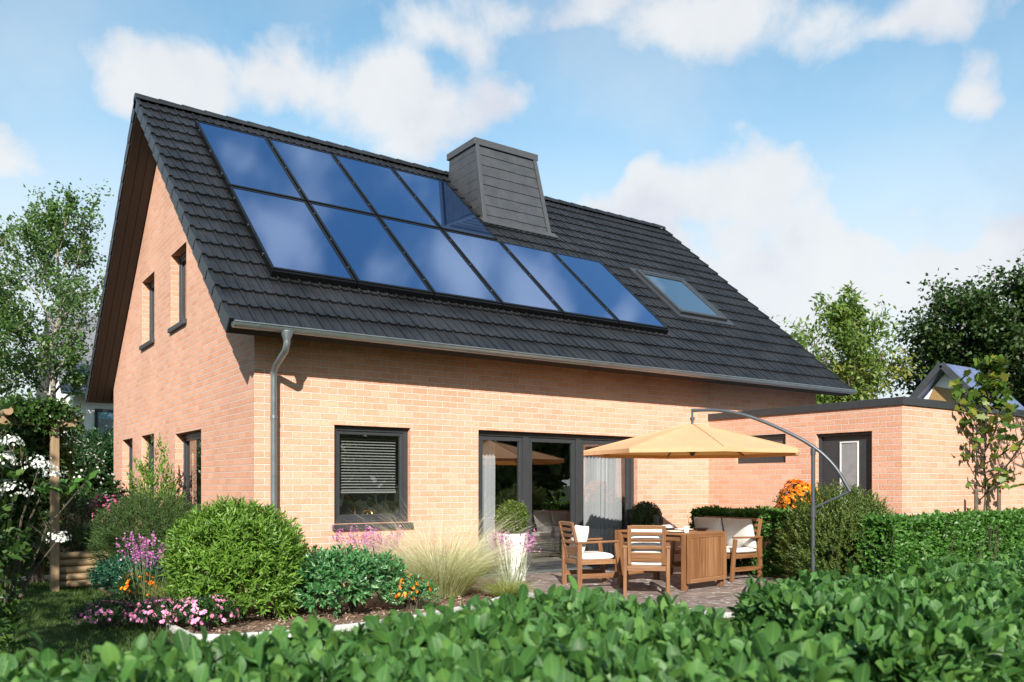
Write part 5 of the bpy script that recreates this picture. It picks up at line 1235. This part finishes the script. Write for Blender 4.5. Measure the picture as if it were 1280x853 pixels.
rn = thing('neighbour_house', 'distant gabled house with blue grey tiles and timber gable behind the garage', 'house', (35, 7.3, 0))
gx, gyc, gz_ = 31.6, 7.3, 6.45
m = MB(); m.hexa([(gx, gyc-3.4, -.1), (gx+2.7, gyc-3.4, -.1), (gx+2.7, gyc+3.4, -.1), (gx, gyc+3.4, -.1), (gx, gyc-3.4, 2.5), (gx+2.7, gyc-3.4, 2.5), (gx+2.7, gyc+3.4, 2.5), (gx, gyc+3.4, 2.5)])
m.quadface([(gx, gyc-3.4, 2.5), (gx, gyc, gz_-.25), (gx, gyc+3.4, 2.5)]); m.build('wall', M['render'], rn)
m = MB()
for s in (-1, 1):
    q = [(gx-.45, gyc+s*3.9, 2.2), (gx+3., gyc+s*3.9, 2.2), (gx+3., gyc+s*.002, gz_-.16), (gx-.45, gyc+s*.002, gz_-.16)]; m.hexa(q+[(a, b, c+.2) for a, b, c in q])
rr_ = m.build('roof', M['blueroof'], rn)
m = MB()
for s in (-1, 1): m.bar((gx-.5, gyc+s*3.95, 2.25), (gx-.5, gyc+s*.02, gz_-.03), .07, .26, (0, 0, 1))
m.build('barge_board', M['slate'], rr_)
m = MB(); m.box(gx-.04, gyc-.75, 2.6, gx-.005, gyc+1.0, 4.6); m.hexa([(gx-.04, gyc-.75, 4.601), (gx-.005, gyc-.75, 4.601), (gx-.005, gyc+1., 4.601), (gx-.04, gyc+1., 4.601), (gx-.04, gyc-.75, 5.25), (gx-.005, gyc-.75, 5.25), (gx-.005, gyc+.5, 5.6), (gx-.04, gyc+.5, 5.6)]); m.build('timber_cladding', M['cedar'], rn)
m = MB(); m.quadface([(gx-.03, gyc-.8, 4.05), (gx-.03, gyc-2.3, 3.4), (gx-.03, gyc-.8, 5.05)]); m.build('glass', simple('dark_pane', (.02, .025, .03), .1), rn)
m = MB(); m.bar((gx-.06, gyc-.8, 4.42), (gx-.06, gyc-1.75, 4.0), .05, .08); m.build('mullion', M['slate'], rn)

tree('birch_tree', 'airy birch with thin pale trunk left of the gable', (-.55, 16.2, 0), 9.0, 2.6, .13, 26, 10, 14000, .11, .068, F['birch'], M['birch'], 61, t0=.42, shape='oval', up=.75, clump=.42, lean=(.2, .3))
tree('birch_tree', 'broad leafy tree at the far left edge beyond the pergola', (-2.3, 15.3, 0), 7.0, 2.0, .14, 26, 10, 13000, .11, .07, F['birch'], M['birch'], 62, t0=.16, shape='oval', up=.5, clump=.5)
tree('dark_tree', 'large dark round crowned tree behind the garage', (47.6, 11.6, 0), 11.2, 6.8, .42, 36, 14, 60000, .27, .18, F['oak'], M['bark'], 64, t0=.17, shape='dome', up=.35, clump=.5)
tree('dark_tree', 'dark tree filling the gap at the right edge behind the garage', (50., 4.0, 0), 8.6, 6.0, .38, 28, 11, 20000, .36, .24, F['oak'], M['bark'], 65, t0=.15, shape='dome', up=.35, clump=.5)
tree('ash_tree', 'pale green slender tree right of the roof', (33.0, 12.9, 0), 10.0, 3.2, .2, 26, 10, 9500, .28, .12, F['ash'], M['bark'], 66, t0=.2, shape='oval', up=.9, clump=.45)
tree('ash_tree', 'shorter light green tree at the end of the roof eaves', (30.0, 13.6, 0), 7.4, 2.6, .16, 20, 9, 7500, .26, .12, F['ash'], M['bark'], 67, t0=.15, shape='oval', up=.7, clump=.5)
tree('yellow_tree', 'low yellow green tree glowing behind the garage roof', (34.6, 14.0, 0), 7.2, 3.6, .16, 24, 9, 9500, .25, .15, F['yellow'], M['bark'], 68, t0=.1, shape='dome', up=.4, clump=.55)
mt = tree('maple_sapling', 'young maple sapling tied between two stakes by the garage', (10.78, -4.06, 0), 3.7, 1.15, .020, 22, 6, 640, .115, .13, F['maple'], M['twig'], 69, t0=.36, shape='cone', up=.55, clump=1.0, tmpl=T_MAPLE)
for x, y, lb in ((10.36, -4.08, 'left wooden tree stake beside the maple sapling'), (11.08, -4.10, 'right wooden tree stake beside the maple sapling')):
    m = MB(); m.tube([(x, y, -.02), (x, y, 1.34)], [.034, .03], 10); m.tube([(x, y, 1.34), (x, y, 1.352)], [.03, .02], 10); tag(m.build('tree_stake', M['bark'], None, smooth=40), lb, 'stake')
tree('dark_tree', 'dark leaved tree whose branch tips reach in at the right edge', (11.5, -6.0, 0), 5.6, 2.0, .09, 24, 8, 2600, .12, .08, F['oak'], M['bark'], 70, t0=.55, shape='dome', up=.3, clump=.5)
# trees across the lane behind the viewer: seen in the panes, and shading the near lawn
for k, (x, y, h_, sp) in enumerate(((7., -24., 9., 4.2), (13.5, -27., 10.5, 4.6), (20.5, -24., 9.5, 4.6), (27., -20., 9., 4.4))):
    tree('lane_tree', ['dark tree behind the viewer, mirrored in the front window', 'tall dark tree behind the viewer, mirrored in the left door bay', 'dark tree behind the viewer, mirrored in the middle door bay', 'dark tree behind the viewer, mirrored in the right door bay'][k], (x, y, 0), h_, sp, .28, 30, 11, 9000, .62, .46, F['ash'], M['bark'], 80+k, t0=.04, shape='dome', up=.3, clump=.7, group='trees across the lane')
tree('garden_tree', 'leafy garden tree outside the left edge shading the lawn', (-7.3, -4.2, 0), 5.8, 2.5, .18, 24, 8, 4200, .2, .14, F['oak'], M['bark'], 90, t0=.28, shape='dome', up=.4, clump=.6)
tree('garden_tree', 'second garden tree outside the left edge shading the pergola', (-8.3, -.6, 0), 6.0, 2.6, .18, 26, 9, 5500, .2, .14, F['oak'], M['bark'], 91, t0=.24, shape='dome', up=.4, clump=.6)
